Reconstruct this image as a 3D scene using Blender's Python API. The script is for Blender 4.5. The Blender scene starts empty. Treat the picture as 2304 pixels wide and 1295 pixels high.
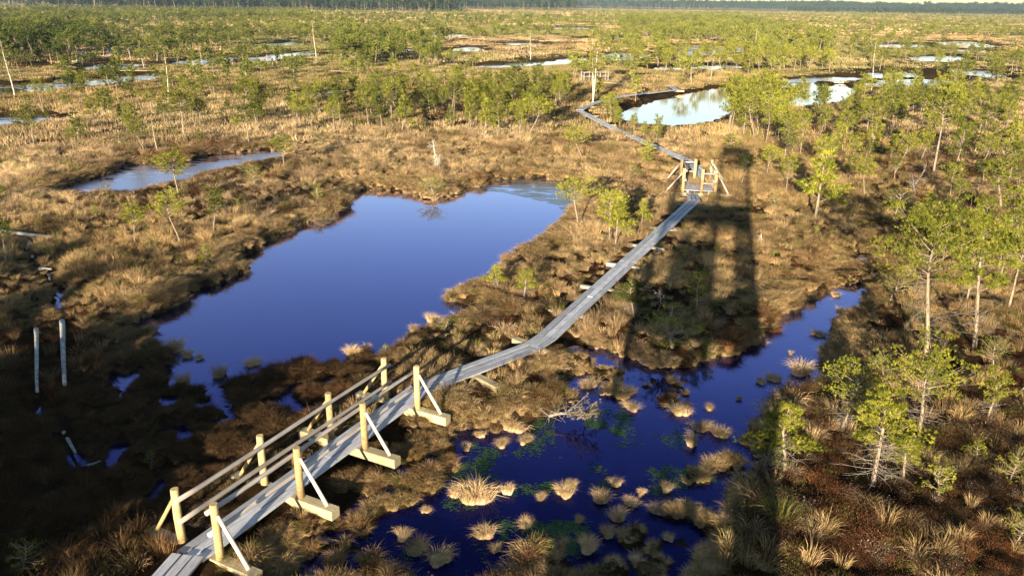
import bpy, math, random
import numpy as np
from mathutils import Vector, Matrix, Euler
from mathutils.geometry import tessellate_polygon
R = math.radians
rng = np.random.default_rng(7)
random.seed(7)
sc = bpy.context.scene

# ------------------------------------------------------------------ camera, world, sun, exposure
CAM_Z = 10.75
FPX, PITCH, ROLL = 1780.0, R(19.75), R(0.75)
cp, sp = math.cos(PITCH), math.sin(PITCH)
FW = np.array([0, cp, -sp]); X0 = np.array([1.0, 0, 0]); U0 = np.array([0, sp, cp])
CX = math.cos(ROLL) * X0 + math.sin(ROLL) * U0
CU = -math.sin(ROLL) * X0 + math.cos(ROLL) * U0
cam = bpy.data.cameras.new('camera'); camo = bpy.data.objects.new('camera', cam)
sc.collection.objects.link(camo); sc.camera = camo
camo.matrix_world = Matrix(((CX[0], CU[0], -FW[0], 0), (CX[1], CU[1], -FW[1], 0), (CX[2], CU[2], -FW[2], CAM_Z), (0, 0, 0, 1)))
cam.sensor_width = 36; cam.lens = 36 * FPX / 2304; cam.clip_start = 0.1; cam.clip_end = 60000
SUN_EL, SHADOW_AZ = R(11.0), R(14.6)          # the sun stands behind the camera; shadows run to azimuth 14.6 deg (from +y to +x)
sdir = Vector((math.sin(SHADOW_AZ) * math.cos(SUN_EL), math.cos(SHADOW_AZ) * math.cos(SUN_EL), -math.sin(SUN_EL)))
sl = bpy.data.lights.new('sun', 'SUN'); sl.energy = 5.0; sl.angle = R(0.5); sl.color = (1.0, 0.86, 0.62)
so = bpy.data.objects.new('sun', sl); sc.collection.objects.link(so)
so.rotation_euler = sdir.to_track_quat('-Z', 'Y').to_euler(); so.location = (0, -30, 60)
w = bpy.data.worlds.new('World'); sc.world = w; w.use_nodes = True
nt = w.node_tree; nt.nodes.clear()
sky = nt.nodes.new('ShaderNodeTexSky'); sky.sky_type = 'NISHITA'; sky.sun_disc = False
sky.sun_elevation = SUN_EL; sky.sun_rotation = SHADOW_AZ + math.pi
sky.air_density = 1.0; sky.dust_density = 0.1; sky.ozone_density = 1.2; sky.altitude = 10
bg = nt.nodes.new('ShaderNodeBackground'); bg.inputs[1].default_value = 0.07
ow = nt.nodes.new('ShaderNodeOutputWorld')
nt.links.new(sky.outputs[0], bg.inputs[0]); nt.links.new(bg.outputs[0], ow.inputs[0])
sc.view_settings.view_transform = 'Standard'; sc.view_settings.look = 'None'
sc.view_settings.gamma = 1; sc.view_settings.use_curve_mapping = False
sc.view_settings.exposure = 1.42
sc.cycles.max_bounces = 5; sc.cycles.diffuse_bounces = 2; sc.cycles.glossy_bounces = 2
sc.cycles.transmission_bounces = 2; sc.cycles.transparent_max_bounces = 4

# ------------------------------------------------------------------ helpers
def G(px, py, z=0.0):
    """the place on the level z that the photograph shows at pixel px, py (2304 x 1295)"""
    d = FW * FPX + CX * (px - 1152) + CU * (647.5 - py)
    t = (z - CAM_Z) / d[2]
    return np.array([d[0] * t, d[1] * t, z])
def pix(x, y, z):
    P = np.stack([x, y, z - CAM_Z], -1); d = P @ FW
    return 1152 + FPX * (P @ CX) / d, 647.5 - FPX * (P @ CU) / d
def hash2(i, j, s):
    n = (i.astype(np.int64) * 374761393 + j.astype(np.int64) * 668265263 + s * 1442695041) & 0x7fffffff
    n = ((n ^ (n >> 13)) * 1274126177) & 0x7fffffff
    n = ((n ^ (n >> 16)) * 60493) & 0x7fffffff
    return (n & 0xffffff) / 16777215.0
def vnoise(x, y, s=0):
    xi = np.floor(x); yi = np.floor(y); fx = x - xi; fy = y - yi
    fx = fx * fx * (3 - 2 * fx); fy = fy * fy * (3 - 2 * fy)
    a = hash2(xi, yi, s); b = hash2(xi + 1, yi, s); c = hash2(xi, yi + 1, s); d = hash2(xi + 1, yi + 1, s)
    return (a * (1 - fx) + b * fx) * (1 - fy) + (c * (1 - fx) + d * fx) * fy
def fbm(x, y, s=0, o=3):
    v = 0; a = 0.5; t = 0
    for k in range(o):
        v = v + a * vnoise(x * 2 ** k + 17.3 * k, y * 2 ** k - 9.1 * k, s + k); t += a; a *= 0.5
    return v / t
def sstep(a, b, x):
    t = np.clip((x - a) / (b - a), 0, 1); return t * t * (3 - 2 * t)
def poly_sd(x, y, P, m):
    """signed distance to polygon, positive inside, -m or less far outside"""
    out = np.full(x.shape, -m)
    sel = (x > P[:, 0].min() - m) & (x < P[:, 0].max() + m) & (y > P[:, 1].min() - m) & (y < P[:, 1].max() + m)
    if not sel.any(): return out
    X = x[sel]; Y = y[sel]; d = np.full(X.shape, 1e9); ins = np.zeros(X.shape, bool); n = len(P)
    for i in range(n):
        ax, ay = P[i]; bx, by = P[(i + 1) % n]; ex, ey = bx - ax, by - ay
        t = np.clip(((X - ax) * ex + (Y - ay) * ey) / (ex * ex + ey * ey + 1e-12), 0, 1)
        d = np.minimum(d, (X - ax - t * ex) ** 2 + (Y - ay - t * ey) ** 2)
        c = ((ay > Y) != (by > Y)) & (X < ex * (Y - ay) / (ey if abs(ey) > 1e-12 else 1e-12) + ax); ins ^= c
    d = np.sqrt(d); out[sel] = np.where(ins, d, -d); return out
def polypx(pts, z): return np.array([G(a, b, z)[:2] for a, b in pts])

C = sc.collection
def link(o, parent=None, W=None):
    C.objects.link(o)
    if parent is not None:
        o.parent = parent
        if W is not None: o.matrix_basis = parent.matrix_basis.inverted() @ W
    elif W is not None: o.matrix_basis = W
    return o
def tag(o, label=None, cat=None, group=None, kind=None):
    if label: o['label'] = label
    if cat: o['category'] = cat
    if group: o['group'] = group
    if kind: o['kind'] = kind
    return o
def thing(name, label, cat, loc, rz=0, group=None):
    o = bpy.data.objects.new(name, None); o.empty_display_size = 0.2
    link(o, None, Matrix.Translation(Vector(loc)) @ Matrix.Rotation(rz, 4, 'Z'))
    return tag(o, label, cat, group)
def mesh_from(name, V, F, mats=(), smooth=False, midx=None):
    """V (n,3) array, F list of faces or (m,3|4) array"""
    me = bpy.data.meshes.new(name)
    V = np.asarray(V, float)
    if isinstance(F, np.ndarray):
        k = F.shape[1]; m = len(F)
        me.vertices.add(len(V)); me.vertices.foreach_set('co', V.ravel())
        me.loops.add(m * k); me.loops.foreach_set('vertex_index', F.ravel().astype(np.int32))
        me.polygons.add(m); me.polygons.foreach_set('loop_start', np.arange(0, m * k, k, dtype=np.int32))
        me.polygons.foreach_set('loop_total', np.full(m, k, np.int32))
        me.update(calc_edges=True)
    else: me.from_pydata(V.tolist(), [], F)
    for mt in mats: me.materials.append(mt)
    if midx is not None: me.polygons.foreach_set('material_index', np.asarray(midx, np.int32))
    if smooth: me.polygons.foreach_set('use_smooth', np.ones(len(me.polygons), bool))
    me.update(); return me

# ------------------------------------------------------------------ materials
def newmat(name):
    m = bpy.data.materials.new(name); m.use_nodes = True; t = m.node_tree; t.nodes.clear()
    return m, t, t.nodes, t.links
def nd(N, typ, **k):
    n = N.new(typ)
    for a, b in k.items(): setattr(n, a, b)
    return n
def mixc(t, f, a, b, mode='MIX'):
    n = t.nodes.new('ShaderNodeMix'); n.data_type = 'RGBA'; n.blend_type = mode
    for s, v in ((0, f), (6, a), (7, b)):
        if isinstance(v, (int, float)): n.inputs[s].default_value = v
        elif isinstance(v, (tuple, list)): n.inputs[s].default_value = (*v, 1)[:4]
        else: t.links.new(v, n.inputs[s])
    return n.outputs[2]
def ramp(t, v, pts):
    n = t.nodes.new('ShaderNodeValToRGB'); e = n.color_ramp.elements
    while len(e) < len(pts): e.new(0.5)
    for k, (p, c) in enumerate(pts):
        e[k].position = p; e[k].color = (*c, 1)[:4] if isinstance(c, tuple) else (c, c, c, 1)
    t.links.new(v, n.inputs[0]); return n.outputs[0]
def noise(t, scale, vec=None, detail=4, rough=0.6, dist=0.0):
    n = t.nodes.new('ShaderNodeTexNoise'); n.inputs['Scale'].default_value = scale; n.inputs['Detail'].default_value = detail
    n.inputs['Roughness'].default_value = rough; n.inputs['Distortion'].default_value = dist
    if vec is not None: t.links.new(vec, n.inputs['Vector'])
    return n.outputs[0]
def mapping(t, src, scale):
    n = t.nodes.new('ShaderNodeMapping'); n.inputs['Scale'].default_value = scale; t.links.new(src, n.inputs[0]); return n.outputs[0]

def wood_mat(name, c0, c1, knot, grain=(2.0, 28, 28), rough=0.75, top=None):
    m, t, N, L = newmat(name)
    tc = nd(N, 'ShaderNodeTexCoord'); oi = nd(N, 'ShaderNodeObjectInfo')
    add = nd(N, 'ShaderNodeVectorMath', operation='ADD'); mul = nd(N, 'ShaderNodeVectorMath', operation='SCALE')
    cb = nd(N, 'ShaderNodeCombineXYZ'); L.new(oi.outputs['Random'], cb.inputs[0]); L.new(oi.outputs['Random'], cb.inputs[1])
    L.new(cb.outputs[0], mul.inputs[0]); mul.inputs['Scale'].default_value = 37
    L.new(tc.outputs['Object'], add.inputs[0]); L.new(mul.outputs[0], add.inputs[1])
    v = add.outputs[0]
    g = noise(t, 1.0, mapping(t, v, grain), 5, 0.65, 0.4)
    b = noise(t, 2.3, v, 3, 0.6)
    col = ramp(t, g, [(0.32, c0), (0.68, c1)])
    col = mixc(t, ramp(t, b, [(0.35, 0.0), (0.75, 0.5)]), col, knot)
    k = noise(t, 1.0, mapping(t, v, (6, 16, 16)), 2, 0.5)
    col = mixc(t, ramp(t, k, [(0.66, 0.0), (0.74, 0.7)]), col, knot)
    hs = nd(N, 'ShaderNodeHueSaturation'); mr = nd(N, 'ShaderNodeMapRange')
    mr.inputs[3].default_value = 0.68; mr.inputs[4].default_value = 1.16
    L.new(oi.outputs['Random'], mr.inputs[0]); L.new(mr.outputs[0], hs.inputs['Value']); L.new(col, hs.inputs['Color'])
    p = nd(N, 'ShaderNodeBsdfPrincipled'); p.inputs['Roughness'].default_value = rough; p.inputs['Specular IOR Level'].default_value = 0.3
    L.new(hs.outputs[0], p.inputs['Base Color'])
    bp = nd(N, 'ShaderNodeBump'); bp.inputs['Strength'].default_value = 0.5; bp.inputs['Distance'].default_value = 0.01
    L.new(g, bp.inputs['Height']); L.new(bp.outputs[0], p.inputs['Normal'])
    o = nd(N, 'ShaderNodeOutputMaterial'); L.new(p.outputs[0], o.inputs[0]); return m
M = {}
M['deck'] = wood_mat('weathered_deck_wood', (0.40, 0.41, 0.47), (0.74, 0.75, 0.82), (0.26, 0.23, 0.23))
M['post'] = wood_mat('fresh_pine_log', (0.54, 0.36, 0.15), (0.84, 0.64, 0.33), (0.26, 0.14, 0.06), (22, 22, 1.6))
M['rail'] = wood_mat('weathered_rail_pole', (0.38, 0.34, 0.32), (0.66, 0.60, 0.56), (0.26, 0.17, 0.11), (1.8, 20, 20))
M['brace'] = wood_mat('peeled_brace_pole', (0.72, 0.62, 0.50), (0.88, 0.78, 0.64), (0.44, 0.30, 0.18), (1.8, 20, 20))
M['sleeper'] = wood_mat('fresh_sleeper_beam', (0.42, 0.33, 0.19), (0.76, 0.64, 0.40), (0.24, 0.16, 0.09))
M['oldlog'] = wood_mat('birch_log', (0.22, 0.21, 0.21), (0.60, 0.58, 0.57), (0.05, 0.045, 0.04), (5, 9, 9))
M['tower'] = wood_mat('tower_timber', (0.42, 0.30, 0.17), (0.62, 0.46, 0.27), (0.26, 0.17, 0.10))

def bark_mat(name, lo, hi, birch=False):
    m, t, N, L = newmat(name)
    tc = nd(N, 'ShaderNodeTexCoord'); sx = nd(N, 'ShaderNodeSeparateXYZ'); L.new(tc.outputs['Object'], sx.inputs[0])
    if birch:
        n = noise(t, 1.0, mapping(t, tc.outputs['Object'], (9, 9, 16)), 3, 0.6)
        col = ramp(t, n, [(0.36, (0.07, 0.06, 0.05)), (0.46, lo), (0.6, hi)])
    else:
        n = noise(t, 1.0, mapping(t, tc.outputs['Object'], (22, 22, 5)), 4, 0.65)
        col = ramp(t, n, [(0.34, lo), (0.66, hi)])
    p = nd(N, 'ShaderNodeBsdfPrincipled'); p.inputs['Roughness'].default_value = 0.9; p.inputs['Specular IOR Level'].default_value = 0.1
    L.new(col, p.inputs['Base Color'])
    bp = nd(N, 'ShaderNodeBump'); bp.inputs['Strength'].default_value = 0.7; bp.inputs['Distance'].default_value = 0.02
    L.new(n, bp.inputs['Height']); L.new(bp.outputs[0], p.inputs['Normal'])
    o = nd(N, 'ShaderNodeOutputMaterial'); L.new(p.outputs[0], o.inputs[0]); return m
M['bark'] = bark_mat('pine_bark', (0.16, 0.115, 0.08), (0.46, 0.36, 0.26))
M['deadwood'] = bark_mat('dead_twig_wood', (0.15, 0.125, 0.105), (0.36, 0.31, 0.27))
M['birch'] = bark_mat('birch_bark', (0.62, 0.55, 0.45), (0.84, 0.78, 0.68), True)

def leaf_mat(name, stuff, base=None, transl=0.12, jitter=0.5, gain=1.0):
    """stuff: colour from the instancer attribute 'col'; otherwise from the object's colour, or base"""
    m, t, N, L = newmat(name)
    if stuff:
        a = nd(N, 'ShaderNodeAttribute', attribute_type='INSTANCER', attribute_name='col'); c = a.outputs['Color']
    elif base is not None:
        a = nd(N, 'ShaderNodeRGB'); a.outputs[0].default_value = (*base, 1); c = a.outputs[0]
    else:
        a = nd(N, 'ShaderNodeObjectInfo'); c = a.outputs['Color']
    g = nd(N, 'ShaderNodeNewGeometry')
    if 'needles' in name:                                   # needle colour darkened at random, clump by clump
        tc = nd(N, 'ShaderNodeTexCoord'); c = mixc(t, ramp(t, noise(t, 2.6, tc.outputs['Object'], 3, 0.6), [(0.42, 0.95), (0.62, 0.0)]), c, (0.30, 0.38, 0.34), 'MULTIPLY')
    mr = nd(N, 'ShaderNodeMapRange'); mr.inputs[3].default_value = 1 - jitter; mr.inputs[4].default_value = 1 + jitter
    L.new(g.outputs['Random Per Island'], mr.inputs[0])
    hs = nd(N, 'ShaderNodeHueSaturation'); L.new(mr.outputs[0], hs.inputs['Value']); L.new(c, hs.inputs['Color'])
    mh = nd(N, 'ShaderNodeMapRange'); mh.inputs[3].default_value = 0.475; mh.inputs[4].default_value = 0.52
    w2 = nd(N, 'ShaderNodeMath', operation='FRACT'); w3 = nd(N, 'ShaderNodeMath', operation='MULTIPLY'); w3.inputs[1].default_value = 7.31
    L.new(g.outputs['Random Per Island'], w3.inputs[0]); L.new(w3.outputs[0], w2.inputs[0]); L.new(w2.outputs[0], mh.inputs[0]); L.new(mh.outputs[0], hs.inputs['Hue'])
    d = nd(N, 'ShaderNodeBsdfDiffuse'); tr = nd(N, 'ShaderNodeBsdfTranslucent'); mx = nd(N, 'ShaderNodeMixShader'); mx.inputs[0].default_value = transl
    L.new(hs.outputs[0], d.inputs[0]); L.new(hs.outputs[0], tr.inputs[0]); L.new(d.outputs[0], mx.inputs[1]); L.new(tr.outputs[0], mx.inputs[2])
    o = nd(N, 'ShaderNodeOutputMaterial'); L.new(mx.outputs[0], o.inputs[0]); return m
M['needles'] = leaf_mat('pine_needles', False)
M['needles_s'] = leaf_mat('pine_needles_far', True)
M['grass_s'] = leaf_mat('sedge_blades', True, transl=0.2, jitter=0.45)
M['grass_o'] = leaf_mat('tussock_blades', False, transl=0.2, jitter=0.45)
M['deadneedle'] = leaf_mat('dead_needles', False, base=(0.42, 0.30, 0.17), transl=0.1)
M['weed'] = leaf_mat('pond_weed', True, transl=0.05, jitter=0.5)

def ground_mat():
    m, t, N, L = newmat('peat_ground')
    g = nd(N, 'ShaderNodeNewGeometry'); P = g.outputs['Position']
    n1 = noise(t, 0.09, P, 5, 0.6); n2 = noise(t, 1.3, P, 6, 0.7); n3 = noise(t, 0.012, mapping(t, P, (1, 1.0, 1)), 4, 0.6)
    c = ramp(t, n2, [(0.3, (0.010, 0.006, 0.003)), (0.52, (0.035, 0.022, 0.011)), (0.72, (0.10, 0.065, 0.03))])
    c2 = ramp(t, n2, [(0.3, (0.012, 0.006, 0.003)), (0.6, (0.05, 0.026, 0.013)), (0.75, (0.10, 0.06, 0.03))])
    c = mixc(t, ramp(t, n1, [(0.42, 0.0), (0.62, 0.8)]), c, c2)
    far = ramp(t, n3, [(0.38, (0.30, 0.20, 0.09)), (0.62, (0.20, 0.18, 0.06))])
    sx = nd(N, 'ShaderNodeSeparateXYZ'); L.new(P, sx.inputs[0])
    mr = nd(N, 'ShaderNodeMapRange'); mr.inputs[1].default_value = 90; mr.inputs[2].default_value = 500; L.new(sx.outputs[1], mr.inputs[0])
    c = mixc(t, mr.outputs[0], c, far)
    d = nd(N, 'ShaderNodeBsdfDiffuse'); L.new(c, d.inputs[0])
    bp = nd(N, 'ShaderNodeBump'); bp.inputs['Strength'].default_value = 1.0; bp.inputs['Distance'].default_value = 0.15
    L.new(noise(t, 4.0, P, 6, 0.75), bp.inputs['Height']); L.new(bp.outputs[0], d.inputs['Normal'])
    o = nd(N, 'ShaderNodeOutputMaterial'); L.new(d.outputs[0], o.inputs[0]); return m
M['ground'] = ground_mat()
def water_mat(name, scum=0.0, sc_scale=0.3, boost=1.0):
    """dark bog water: mirror by the viewing angle over a deep blue black body"""
    m, t, N, L = newmat(name)
    g = nd(N, 'ShaderNodeNewGeometry'); P = g.outputs['Position']
    bp = nd(N, 'ShaderNodeBump'); bp.inputs['Strength'].default_value = 0.09; bp.inputs['Distance'].default_value = 0.02
    L.new(noise(t, 2.2, mapping(t, P, (1.0, 3.2, 1)), 4, 0.6), bp.inputs['Height'])
    fr = nd(N, 'ShaderNodeFresnel'); fr.inputs['IOR'].default_value = 1.38; L.new(bp.outputs[0], fr.inputs['Normal'])
    f = ramp(t, fr.outputs[0], [(0.02, 0.02), (0.045, 0.05 * boost), (0.10, min(1, 0.37 * boost)), (0.28, min(1, 0.85 * boost)), (0.6, 1.0)])
    tint = ramp(t, fr.outputs[0], [(0.04, (0.18, 0.19, 0.92)), (0.12, (0.46, 0.47, 1.0)), (0.42, (1.0, 0.94, 1.0))])
    gl = nd(N, 'ShaderNodeBsdfGlossy'); gl.inputs['Roughness'].default_value = 0.03; L.new(tint, gl.inputs['Color']); L.new(bp.outputs[0], gl.inputs['Normal'])
    df = nd(N, 'ShaderNodeBsdfDiffuse'); base = (0.002, 0.002, 0.026); df.inputs[0].default_value = (*base, 1)
    if scum > 0:
        s = noise(t, sc_scale, mapping(t, P, (1, 2.2, 1)), 6, 0.62, 0.8)
        fs = ramp(t, s, [(0.53 - 0.13 * scum, 0.0), (0.56 - 0.10 * scum, 1.0)])
        dc = ramp(t, noise(t, 9, P, 4, 0.7), [(0.35, (0.05, 0.06, 0.055)), (0.65, (0.18, 0.19, 0.17))])
        L.new(mixc(t, fs, base, dc), df.inputs[0]); L.new(ramp(t, fs, [(0.0, 0.03), (1.0, 0.30)]), gl.inputs['Roughness'])
    mx = nd(N, 'ShaderNodeMixShader'); L.new(f, mx.inputs[0]); L.new(df.outputs[0], mx.inputs[1]); L.new(gl.outputs[0], mx.inputs[2])
    o = nd(N, 'ShaderNodeOutputMaterial'); L.new(mx.outputs[0], o.inputs[0]); return m
M['water'] = water_mat('dark_pond_water')
M['water_scum'] = water_mat('pond_water_with_ice_film', 0.75, 0.28)
M['water_far'] = water_mat('far_pond_water', 0.12, 0.1, 1.8)

# ------------------------------------------------------------------ where the ponds lie (traced as pixels of the photograph, kept as places on the bog)
WZ = -0.12
POND_PX = {
 'main': [(800,425),(830,418),(880,428),(915,425),(935,440),(955,450),(985,452),(1010,440),(1035,425),(1080,415),(1130,405),(1190,400),(1250,404),(1310,415),(1332,430),(1300,465),(1275,500),(1245,530),(1235,550),(1165,578),(1165,592),(1135,602),(1090,635),(1055,655),(1035,675),(1062,692),(1082,716),(1040,728),(1000,742),(950,755),(900,780),(850,800),(800,812),(740,826),(690,838),(640,850),(600,858),(540,868),(470,880),(420,880),(395,850),(358,805),(338,770),(318,740),(350,702),(400,682),(440,657),(500,642),(532,622),(528,588),(560,562),(600,542),(650,522),(720,494),(762,484),(770,458),(790,440)],
 'stream': [(1955,600),(1970,640),(1945,672),(1925,700),(1885,722),(1868,770),(1835,800),(1842,850),(1795,872),(1750,912),(1695,965),(1680,1000),(1650,1035),(1600,1070),(1560,1120),(1480,1165),(1350,1200),(1200,1225),(1150,1310),(960,1330),(880,1290),(840,1200),(870,1150),(960,1105),(1005,1050),(1000,990),(1025,962),(1110,962),(1190,942),(1255,930),(1290,900),(1268,850),(1262,800),(1290,790),(1340,850),(1420,862),(1480,855),(1535,838),(1600,812),(1655,790),(1705,765),(1745,738),(1742,708),(1782,692),(1790,672),(1850,672),(1882,652),(1915,630)],
 'left': [(145,436),(180,416),(250,400),(290,381),(340,374),(440,368),(480,354),(560,344),(618,342),(622,360),(560,372),(500,384),(440,400),(360,420),(300,431),(200,441),(150,443)],
 'bright': [(1395,264),(1420,246),(1470,229),(1540,211),(1620,196),(1700,191),(1800,188),(1900,191),(1922,206),(1880,232),(1800,244),(1690,243),(1625,262),(1582,281),(1510,289),(1450,281),(1405,272)],
 'long': [(-60,195),(60,188),(200,178),(300,171),(348,169),(352,176),(300,187),(200,197),(100,206),(30,213),(-60,222)],
 'edge': [(-40,268),(40,266),(92,265),(96,271),(45,281),(-40,292)],
}
FAR_PX = [
 [(400,147),(440,134),(500,130),(525,135),(470,144),(425,151)], [(560,136),(620,126),(690,118),(694,125),(640,131),(580,140)],
 [(592,101),(655,96),(656,101),(600,105)], [(268,105),(345,101),(348,105),(270,109)], [(205,156),(235,148),(300,146),(302,152),(250,160)],
 [(1070,151),(1180,146),(1240,140),(1312,131),(1314,138),(1250,147),(1180,152),(1090,155)], [(1348,130),(1400,121),(1440,122),(1436,128),(1395,137),(1350,137)],
 [(1530,110),(1570,103),(1642,105),(1645,117),(1570,126),(1540,121)], [(1038,112),(1062,107),(1064,114),(1044,117)], [(1160,98),(1192,97),(1194,102),(1164,103)],
 [(955,80),(1032,78),(1030,83),(960,85)], [(1266,63),(1312,62),(1310,67),(1270,67)], [(1320,86),(1385,84),(1384,88),(1322,89)], [(1728,96),(1784,94),(1804,103),(1750,107)],
 [(1625,83),(1668,82),(1668,88),(1630,88)], [(2132,96),(2170,94),(2212,103),(2200,108),(2150,104)], [(2074,130),(2142,127),(2148,136),(2100,141),(2078,137)],
 [(1978,102),(2060,100),(2066,108),(1990,108)], [(1978,167),(2042,164),(2044,175),(1988,178)], [(1968,183),(2020,180),(2070,177),(2128,180),(2134,190),(2060,197),(1980,198)],
 [(2152,157),(2200,162),(2234,170),(2226,176),(2168,166)], [(696,211),(790,204),(794,211),(716,218)], [(1476,156),(1512,151),(1518,157),(1486,161)],
 [(1572,151),(1642,147),(1646,155),(1582,159)], [(2170,114),(2205,113),(2206,118),(2174,119)], [(1790,185),(1800,180),(1900,172),(1940,176),(1930,184)], [(860,116),(905,112),(908,116),(864,120)],
]
PONDS = {k: polypx(v, WZ) for k, v in POND_PX.items()}
FARP = [polypx(v, WZ) for v in FAR_PX]
WET_PX = [   # quaking ground with pools between tussocks: (outline, mean level)
 ([(255,690),(330,740),(345,800),(420,880),(560,862),(700,835),(860,800),(905,815),(850,900),(700,985),(520,1075),(360,1170),(255,1060),(235,900)], -0.045),
 ([(1250,775),(1330,770),(1440,810),(1560,835),(1590,900),(1560,950),(1430,950),(1290,905),(1245,850)], -0.15),
 ([(760,1000),(880,960),(1000,960),(1030,1000),(1010,1070),(960,1130),(850,1180),(840,1330),(560,1330),(640,1180)], -0.14),
 ([(1560,1070),(1700,960),(1740,1000),(1680,1110),(1560,1330),(1120,1330),(1230,1225),(1400,1180)], -0.15),
 ([(1790,585),(1850,575),(1960,560),(1990,590),(1985,640),(1930,640),(1890,640)], -0.03),
 ([(40,520),(70,525),(95,620),(95,760),(110,930),(180,1010),(190,1080),(120,1000),(72,900),(60,740),(58,620)], -0.07),
 ([(118,530),(150,540),(155,620),(160,740),(120,740),(112,640)], -0.08),
 ([(1640,640),(1700,640),(1710,700),(1640,710)], -0.06),
]
WETS = [(polypx(p, -0.1), lv) for p, lv in WET_PX]
def water_depth(x, y):
    """ >0 in open water (metres from the ragged bank), <0 on land"""
    r = np.hypot(x, y)
    rag = (fbm(x * 0.55, y * 0.55, 5, 3) - 0.5) * 1.7 + (fbm(x * 2.1, y * 2.1, 9, 2) - 0.5) * 0.6
    best = np.full(x.shape, -12.0)
    for k, P in PONDS.items():
        a, b = {'main': (1.0, 0), 'stream': (0.75, 0), 'left': (0.45, .8), 'bright': (.7, .5)}.get(k, (0.5, 1.2))
        best = np.maximum(best, poly_sd(x, y, P, 12.0) + rag * a + b)
    for P in FARP: best = np.maximum(best, poly_sd(x, y, P, 14.0) + rag * 0.6 + np.clip(r * .013, 0, 6))
    return best
def height(x, y, full=False):
    r = np.hypot(x, y)
    land = 0.26 * fbm(x * 0.5, y * 0.5, 21, 2) + 0.26 * (fbm(x * 1.5, y * 1.5, 31, 2) - .5) * (1 - .7 * sstep(26, 42, r)) + .11
    land = land + sstep(120, 900, r) * 0.1 + 0.5 * (fbm(x * 0.01, y * 0.01, 3, 2) - 0.45) * sstep(150, 600, r)
    wd = water_depth(x, y)
    pond = land + (-0.75 - land) * sstep(-0.35, 0.55, wd)
    wet = np.zeros(x.shape); lev = np.zeros(x.shape)
    for P, lv in WETS:
        s = poly_sd(x, y, P, 3.0) + (fbm(x * 0.7, y * 0.7, 41, 2) - 0.5) * 1.2
        f = sstep(-0.5, 0.6, s); u = f > wet; lev = np.where(u, lv, lev); wet = np.maximum(wet, f)
    bump = (fbm(x * 1.3, y * 1.3, 51, 2) - 0.5) * 0.75 + (fbm(x * 3.2, y * 3.2, 61, 2) - 0.5) * 0.34
    z = pond + (np.maximum(lev + bump - 0.15 * sstep(0.5, 2.5, wd), -0.7) - pond) * wet
    if full: return z, wd, wet
    return z

# ------------------------------------------------------------------ ground: one sheet to the horizon, finer where it is near
az = np.concatenate([np.linspace(-180, -44, 40)[:-1], np.linspace(-44, 44, 760), np.linspace(44, 180, 40)[1:-1]])
rr = [0.0, 3.0, 6.0, 8.0]
while rr[-1] < 16: rr.append(rr[-1] + 0.12)
while rr[-1] < 9000: rr.append(rr[-1] + max(0.10, min(rr[-1] ** 2 * 1.25 / 8000, rr[-1] * 0.05)))
rr = np.array(rr[1:])
A, RR = np.meshgrid(np.radians(az), rr)
gx = RR * np.sin(A); gy = RR * np.cos(A); gz = height(gx, gy)
nr, na = gx.shape
V = np.concatenate([np.stack([gx, gy, gz], -1).reshape(-1, 3), [[0, 0, 0.1]]])
i, j = np.meshgrid(np.arange(nr - 1), np.arange(na), indexing='ij'); j2 = (j + 1) % na
Fq = np.stack([i * na + j, i * na + j2, (i + 1) * na + j2, (i + 1) * na + j], -1).reshape(-1, 4)[:, ::-1]
gm = mesh_from('ground', V, Fq, [M['ground']], True)
ctr = len(V) - 1
inner = mesh_from('ground_inner', np.concatenate([V[:na], [V[ctr]]]), [(k, na, (k + 1) % na) for k in range(na)], [M['ground']], True)
tag(link(bpy.data.objects.new('ground', gm)), 'brown peat bog floor reaching to the horizon under the sedge', kind='structure')
tag(link(bpy.data.objects.new('ground', inner)), 'peat ground at the foot of the tower', kind='structure')
print('ground quads', len(Fq), nr, na)
# water sheets
def sheet(name, P, mat, label):
    tri = tessellate_polygon([[Vector((a, b, 0)) for a, b in P]])
    me = mesh_from(name, np.array([(a, b, WZ) for a, b in P]), [tuple(t) for t in tri], [mat])
    if me.polygons[0].normal.z < 0: me.flip_normals()
    return tag(link(bpy.data.objects.new(name, me)), label, kind='structure')
def grow(P, d):
    n = len(P); area = sum(P[i][0] * P[(i + 1) % n][1] - P[(i + 1) % n][0] * P[i][1] for i in range(n)); s = 1 if area > 0 else -1
    Q = []
    for i in range(n):
        e1 = P[i] - P[i - 1]; e2 = P[(i + 1) % n] - P[i]
        e = e1 / (np.linalg.norm(e1) + 1e-9) + e2 / (np.linalg.norm(e2) + 1e-9); e /= np.linalg.norm(e) + 1e-9
        Q.append(P[i] + s * d * np.array([e[1], -e[0]]))
    return np.array(Q)
sheet('pond', polypx([(330,1330),(-300,1330),(-60,480),(100,500),(330,480),(740,400),(900,400),(1100,385),(1360,390),(1360,450),(1290,580),(1215,680),(1150,740),(1020,800),(900,850),(800,900),(600,1050),(430,1180)], WZ), M['water'], 'deep blue still bog pond in the middle, left of the boardwalk')
sheet('pond', polypx([(560,1340),(1120,850),(1225,800),(1420,640),(1640,600),(1900,555),(2020,570),(2000,700),(1900,830),(1760,1000),(1740,1340)], WZ), M['water'], 'narrow dark blue pond with green weed beside the footbridge')
sheet('pond', grow(PONDS['left'], 1.8), M['water_scum'], 'shallow pond with pale ice film on the left')
sheet('pond', grow(PONDS['bright'], 1.5), M['water'], 'pale sky reflecting pond beyond the boardwalk platform')
sheet('pond', grow(PONDS['long'], 2.2), M['water_far'], 'long thin bright pond at the far left')
sheet('pond', grow(PONDS['edge'], 2.2), M['water_scum'], 'small dull pond at the left edge')
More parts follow.
